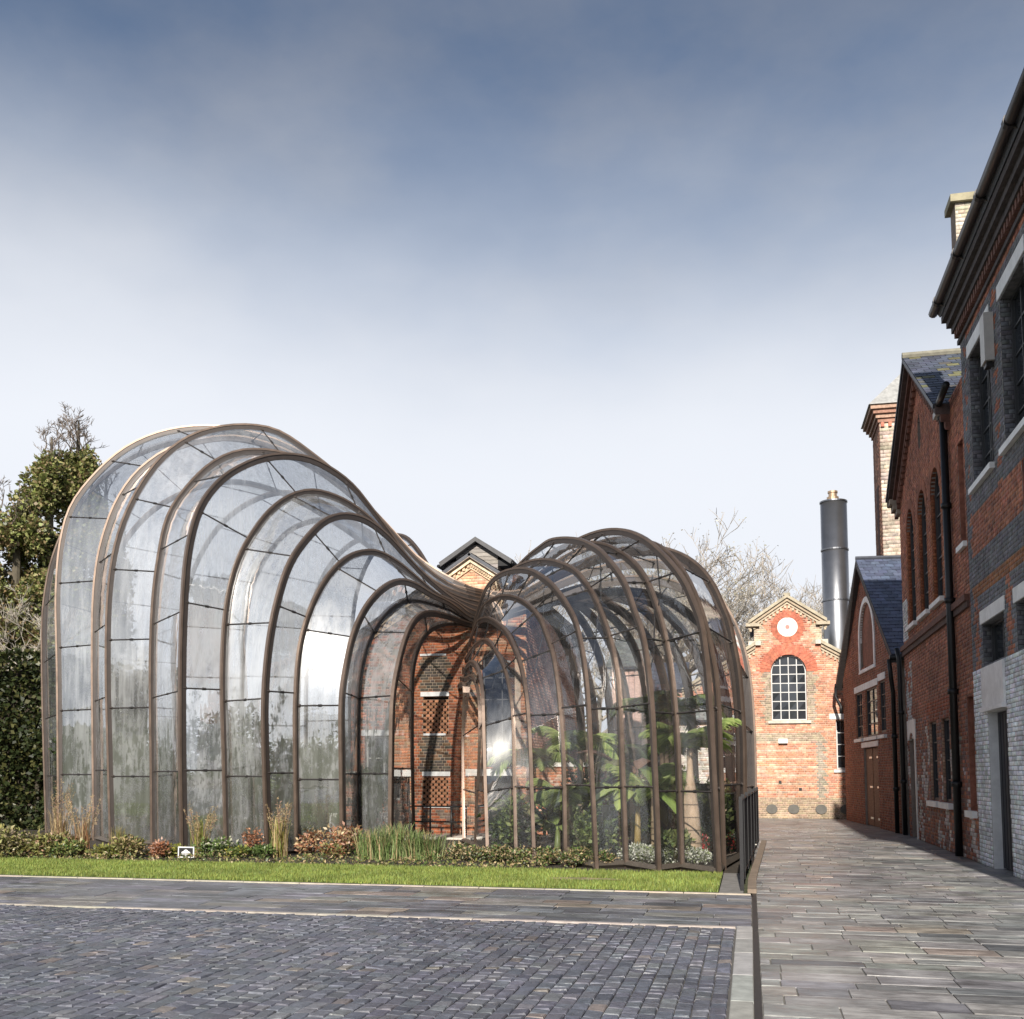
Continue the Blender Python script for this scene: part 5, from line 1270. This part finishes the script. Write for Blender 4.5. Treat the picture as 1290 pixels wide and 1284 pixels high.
banana('small banana plant with broad bright leaves near the pale ribs', -3.6, 19.6, .55, 6, .8, (.16, .2, .06), [(.20, .26, .08), (.14, .20, .06)])
p = gnd(628, 1080); banana('arching bright-leaved plant in the first clear bay', p[0], p[1]+.9, .7, 7, 1.15, (.2, .22, .07), [(.24, .28, .10), (.18, .24, .08), (.34, .34, .18)])
for x, y, r, h, lab in ((-4.6, 20.6, .6, 1.2, 'at the left of'), (-3.9, 21.2, .6, 1.35, 'left of centre in'), (-2.9, 19.4, .5, .95, 'near the front of'), (-2.6, 23.0, .9, 2.0, 'in the middle of'), (-1.4, 22.9, .8, 1.9, 'right of centre in'), (-.8, 21.6, .5, 1.3, 'near the right end of'), (-3.8, 24.3, .8, 1.9, 'at the back left of'), (-1.0, 24.6, .7, 1.7, 'at the back right of'), (-1.3, 18.6, .4, .55, 'behind the white flowers of')):
    shrub('glasshouse_shrub', f'dark leafy shrub {lab} the clear glasshouse', 'shrub', x, y, r, h, [(.10, .15, .045), (.15, .20, .06), (.07, .10, .035), (.24, .28, .10)], 1500, .13, 'shrubs in the clear glasshouse')
for px, py in ((888, 1082), (908, 1076), (920, 1078)):
    p = gnd(px, py); o = shrub('red_flower', 'small red flower cluster near the end ribs, ' + {888: 'left', 908: 'middle', 920: 'right'}[px] + ' of three', 'flowers', p[0], p[1]+.5, .13, .5, [(.45, .03, .03), (.30, .02, .02), (.06, .09, .03)], 160, .06, 'red flowers in the clear glasshouse')
# lantern-like white marker posts
for (px, py, Yd, h0, h1, wd_, lab) in ((764, 1040, 20.5, .35, .95, .16, 'white lantern marker beside the banana plant'), (421, 1050, 20.6, .30, .75, .15, 'white marker box glimpsed behind misted glass')):
    c = onY(px, py, Yd); o = empty('marker_post', lab, 'marker', (c[0], Yd, 0))
    mb = MB(); mb.tube([(0, 0, 0), (0, 0, h0)], .03, 6, (.03, .03, .03)); mb.build('post', MAT['dark_metal'], o)
    mb = MB(); mb.box((-wd_/2, -wd_/2, h0), (wd_/2, wd_/2, h1), (.8, .8, .78)); mb.build('box', MAT['lamp_white'], o)
    mb = MB(); mb.box((-wd_*.58, -wd_*.58, h1), (wd_*.58, wd_*.58, h1+.03), (.6, .6, .58)); mb.build('lid', MAT['lamp_white'], o)

# ------------------------------------------------------------------ little sign on the lawn edge
p = gnd(234, 1084); sg = empty('lawn_sign', 'small black sign with white border standing at the lawn edge', 'sign', (p[0], p[1], 0))
frs = Frame((0, 0, 0), (1, 0, 0), (0, -1, 0))
mb = MB(); frs.box(mb, -.165, .165, -.02, 0, .05, .25, (.72, .72, .70)); b0 = mb.build('border', MAT['paint'], sg)
mb = MB(); frs.box(mb, -.143, .143, .001, .004, .07, .23, (.012, .012, .013)); b1 = mb.build('board', MAT['paint'], sg)
mb = MB(); frs.prism(mb, [(-.095, .135), (-.075, .16), (-.05, .165), (-.03, .19), (0, .20), (.03, .19), (.05, .165), (.075, .16), (.095, .135)], .0045, .006, (.75, .75, .73)); mb.build('emblem', MAT['paint'], b1)
for z, a in ((.112, .085), (.09, .06)):
    mb = MB(); frs.box(mb, -a, a, .0045, .006, z, z+.012, (.7, .7, .68)); mb.build('text_line', MAT['paint'], b1)
for s in (-.1, .1):
    mb = MB(); frs.box(mb, s-.012, s+.012, -.018, -.004, 0, .05, (.05, .05, .05)); mb.build('stake', MAT['dark_metal'], sg)

# ------------------------------------------------------------------ black railings along the path
fe = empty('path_railing', 'black upright railings curving along the left edge of the path', 'railing')
fp = [(-.135, 14.75), (-.13, 16.2), (-.08, 18.0), (.0, 20.5), (.08, 23.0), (.16, 25.6)]
FX = np.interp(np.arange(14.75, 25.6, .068), [q[1] for q in fp], [q[0] for q in fp]); FY = np.arange(14.75, 25.6, .068)
hgt = 1.22
for k, (x, y) in enumerate(zip(FX, FY)):
    mb = MB()
    if k % 26 == 0: mb.box((x-.025, y-.025, 0), (x+.025, y+.025, hgt+.07), (.012, .012, .014)); mb.build('post', MAT['dark_metal'], fe)
    else: mb.tube([(x, y, .08), (x, y, hgt-.02)], -.0+.013, 5, (.012, .012, .014)); mb.build('bar', MAT['dark_metal'], fe)
for z in (.10, hgt):
    mb = MB(); mb.tube([(x, y, z) for x, y in zip(FX[::6], FY[::6])]+[(FX[-1], FY[-1], z)], .02, 4, (.014, .014, .016)); mb.build('rail', MAT['dark_metal'], fe)
mb = MB()
for i in range(len(fp)-1):
    (xa, ya), (xb, yb) = fp[i], fp[i+1]; xa += .14; xb += .14
    mb.hexa([(xa-.07, ya, -.02), (xa+.05, ya, -.02), (xb+.05, yb, -.02), (xb-.07, yb, -.02), (xa-.07, ya, .035), (xa+.05, ya, .035), (xb+.05, yb, .035), (xb-.07, yb, .035)], (.22, .17, .13))
k_ = mb.build('path_edge', MAT['stone']); k_['kind'] = 'structure'

# ------------------------------------------------------------------ trees
def grow(mb, p, d, L, r, lev, maxlev, spread, c, nseg=4, kids=(3, 4), up=.08, tips=None, gn=.18):
    pts = [p]; rad = [r]; q = np.array(p, float); dd = np.array(d, float)
    for k in range(nseg):
        dd = dd+rng.normal(0, gn, 3)+np.array([0, 0, up]); dd /= np.linalg.norm(dd); q = q+dd*L/nseg; pts.append(q.copy()); rad.append(r*(1-.55*(k+1)/nseg))
    mb.tube(pts, rad, 7 if lev == 0 else (5 if lev == 1 else 3), c, cap=False)
    if tips is not None and lev >= maxlev-1: tips.append(q.copy())
    if lev >= maxlev: return
    for k in range(rng.integers(kids[0], kids[1]+1)+(3 if lev == 0 else 0)):
        t = rng.uniform(.3, 1) if lev else rng.uniform(.35, 1); i = min(int(t*nseg), nseg-1); b = np.array(pts[i])+(np.array(pts[i+1])-np.array(pts[i]))*(t*nseg-i)
        nd = dd*.6+rng.normal(0, spread, 3); nd[2] = abs(nd[2])*.6+.25; nd /= np.linalg.norm(nd)
        grow(mb, b, nd, L*rng.uniform(.48, .72), max(.011, rad[i]*.55), lev+1, maxlev, spread, c, max(2, nseg-1), kids, up, tips, gn)
BARK = (.31, .275, .24)  # bark paled, so the haze over the far trees is in its colour
bare = []
for k in range(3):
    mb = MB(); tips = []
    grow(mb, (0, 0, 0), (0, 0, 1), 5.0, .22, 0, 5, .55, jit(BARK, .15), 6, (3, 4), .10, tips)
    me_o = mb.build('trunk', MAT['bark'])
    bare.append((me_o.data, np.array(tips))); bpy.data.objects.remove(me_o)
twc = {}
def bare_tree(label, x, y, s, k, rot, leafy=0.0, lc=None):
    o = empty('bare_tree', label, 'tree', (x, y, 0), 'bare winter trees behind the buildings')
    o.rotation_euler = (0, 0, rot); o.scale = (s*1.0, s*1.0, s*1.0)
    link('trunk', bare[k][0], o)
    key = (k, leafy)
    if leafy:
        if key not in twc:
            tp = bare[k][1]; n = int(leafy*len(tp)*.5); P = tp[rng.integers(0, len(tp), n)]+rng.normal(0, .05, (n, 3))
            V, Q, C = leaves(P, .075, pal(n, lc)); ob = np_mesh('crown', V, Q, C, MAT['leaf'], o); twc[key] = ob.data
        else: link('crown', twc[key], o)
LC1 = [(.50, .43, .31), (.44, .37, .25), (.42, .41, .27), (.54, .48, .37)]
tl = [(805, 'pale brown tree at the left shoulder of the right tree row', 60, 1.75, 1, .4, 2.0), (860, 'slim one between the two brownish trees', 74, 1.95, 0, 5.5, 1.2), (905, 'third from the left, close behind the clock gable roof', 61, 1.55, 0, 2.4, 1.2), (945, 'leaning slightly left of the gable peak', 64, 1.4, 1, 1.1, .7), (990, 'behind the gable peak to its right', 66, 1.45, 2, 3.3, .7), (1030, 'half hidden by the steel flue', 70, 1.5, 0, .2, .5), (835, 'left of the clock gable group, tallest brownish', 62, 1.75, 0, 1.3, 2.0), (880, 'second from the left above the glasshouse end', 66, 1.8, 1, 3.9, 1.2), (925, 'standing straight behind the clock gable left side', 70, 1.65, 2, .6, .7), (965, 'directly behind the clock gable', 72, 1.6, 0, 2.9, .7), (1012, 'just left of the steel flue', 75, 1.75, 1, 5.1, .5), (1085, 'right of the steel flue', 78, 1.7, 2, 4.2, .5), (680, 'faint above the mill lantern', 66, 1.75, 1, 2.2, .7), (760, 'behind the crown of the clear glasshouse', 64, 1.5, 2, 1.7, 2.0), (545, 'low behind the neck of the misted glasshouse', 70, 1.35, 0, 4.4, .7)]
for px, lab, Y, s, k, rot, lf in tl:
    c = onY(px, 900, Y); bare_tree(f'bare winter tree {lab}', c[0], Y, s, k, rot, lf, LC1)
# understorey behind the right-hand buildings
n = 16000; bx = rng.uniform(-16, 6, n); P = np.stack([bx, rng.uniform(52, 60, n), np.abs(rng.normal(0, 1, n))*2.2*(1+.4*np.sin(bx*1.1))], 1)
g = mesh_of('far_thicket', [leaves(P, .30, pal(n, [(.20, .17, .10), (.14, .14, .07), (.26, .21, .13), (.10, .11, .05)]))], MAT['leaf'], kind='stuff'); tag(g, 'brown and green thicket below the far bare trees', 'thicket')

# ivy-clad trees at the left edge
IVY = [(.22, .26, .075), (.28, .30, .11), (.36, .34, .15), (.11, .13, .05), (.32, .24, .13)]
def ivy_tree(label, x, y, H, prof, n, twig_k, size=.145, cols=IVY):
    """prof: list of (height fraction, radius)"""
    o = empty('ivy_clad_tree', label, 'tree', (x, y, 0), 'ivy-clad trees at the left')
    mb = MB(); mb.tube([(0, 0, 0), (.1, 0, H*.5), (0, .1, H*.95), (.05, 0, H*1.06)], [.32, .22, .10, .03], 8, (.10, .085, .06))
    for k in range(16):
        z = H*rng.uniform(.25, .85); a = rng.uniform(0, 6.28); rr = np.interp(z/H, [q[0] for q in prof], [q[1] for q in prof])
        mb.tube([(0, 0, z), (rr*.5*math.cos(a), rr*.5*math.sin(a), z+.3), (rr*.95*math.cos(a), rr*.95*math.sin(a), z+.7)], [.07, .04, .01], 5, (.12, .10, .07), cap=False)
    for k in range(twig_k):
        grow(mb, (rng.normal(0, .15), rng.normal(0, .15), H*rng.uniform(.94, 1.02)), (rng.normal(0, .35), rng.normal(0, .35), 1), H*.06, .025, 1, 4, .55, (.16, .13, .11), 4, (3, 4), .05)
    mb.build('trunk', MAT['bark'], o)
    blobs = []
    for k in range(52):
        f = rng.random()**.8*.97; rr = np.interp(f, [q[0] for q in prof], [q[1] for q in prof]); a = rng.uniform(0, 6.28); q = rng.uniform(.45, .85)
        blobs.append((rr*q*math.cos(a), rr*q*math.sin(a), f*H, .17*rr+.26, .17*rr+.26, .34+.04*H*rng.random()))
    P, d = blob_pts(n, blobs, .35)
    mesh_of('crown', [leaves(P, size, pal(n, cols, .35), outward=d, up=-.1, aspect=.8)], MAT['leaf'], o)
    return o
def at(px, Y): c = onY(px, 900, Y); return c[0], Y
x, y = at(84, 32.0); Hh = onY(86, 560, 32.0)[2]
ivy_tree('tallest ivy-clad tree with bare twigs on top left of the glasshouse', x, y, Hh, [(0, 1.6), (.5, 1.9), (.75, 1.6), (.92, .8), (1, .25)], 30000, 9)
x, y = at(50, 31.0); Hh = onY(55, 578, 31.0)[2]
ivy_tree('second ivy-clad tree just left of the tallest one', x, y, Hh, [(0, 1.7), (.5, 2.0), (.8, 1.35), (.95, .6), (1, .2)], 28000, 6)
x, y = at(10, 30.0); Hh = onY(10, 650, 30.0)[2]
ivy_tree('broad ivy-clad tree cut by the left edge of the picture', x, y, Hh, [(0, 2.0), (.5, 2.1), (.85, 1.5), (1, .5)], 30000, 12, cols=IVY+[(.22, .15, .08)])
x, y = at(122, 34.0); Hh = onY(122, 625, 34.0)[2]
ivy_tree('brownish ivy tree peeping over the left shoulder of the glasshouse', x, y, Hh, [(0, 1.4), (.5, 1.4), (.85, .9), (1, .4)], 14000, 6, cols=IVY+[(.22, .13, .06), (.26, .2, .11)])
x, y = at(-60, 31.0)
ivy_tree('ivy-clad tree further left past the picture edge', x, y, 10.0, [(0, 2.0), (.5, 2.1), (.85, 1.5), (1, .5)], 9000, 5)
for px, Y, s, k, lab in ((12, 36, 1.0, 1, 'thin bare tree at the far left above the ivy'), (-6, 29, .95, 0, 'bare brown tree cut by the left picture edge'), (32, 28.5, .85, 2, 'bare brown tree before the ivy at the left'), (130, 40, 1.0, 2, 'thin bare tree behind the left glasshouse shoulder')):
    c = at(px, Y); bare_tree(lab, c[0], c[1], s, k, 2.0+px, 0)
# clipped dark evergreen hedge below them
n = 26000; hx = rng.uniform(-27, -17.6, n); hz = rng.random(n)*5.2; top = 5.2-.5*np.sin(hx*1.3)
P = np.stack([hx, 26.3+.25*np.sin(hx*2.1)+.35*np.sin(hz*2.3+hx)+rng.exponential(.25, n), np.minimum(hz, top)], 1)
hd = empty('evergreen_hedge', 'tall dark evergreen hedge left of the glasshouse', 'hedge', (0, 0, 0))
mesh_of('foliage', [leaves(P, .15, pal(n, [(.035, .05, .018), (.05, .065, .02), (.10, .10, .035), (.025, .035, .012)]), up=-.2, aspect=.7)], MAT['leaf'], hd)
mb = MB()
for k in range(9): mb.tube([(-26.5+k, 27.0, 0), (-26.4+k, 27.0, 4.6)], [.09, .03], 6, (.06, .05, .035))
mb.build('stems', MAT['bark'], hd)
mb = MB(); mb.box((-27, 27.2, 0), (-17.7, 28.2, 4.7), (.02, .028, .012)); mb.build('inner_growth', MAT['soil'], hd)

# belt of trees across the yard, behind the viewer: it shows as the dark band mirrored in the lower panes
n = 30000; bx = rng.uniform(-75, 30, n); top = 7.5+2.2*np.sin(bx*.31)+1.3*np.sin(bx*.83+1)+.8*np.sin(bx*2.1)
P = np.stack([bx, -52+rng.normal(0, 2.0, n), rng.random(n)**.8*top], 1)
g = mesh_of('tree_belt', [leaves(P, .55, pal(n, [(.07, .08, .03), (.10, .09, .04), (.05, .06, .025), (.14, .11, .06)]), aspect=.8)], MAT['leaf'], kind='stuff'); tag(g, 'dark belt of trees across the yard, seen mirrored in the lower panes', 'trees')
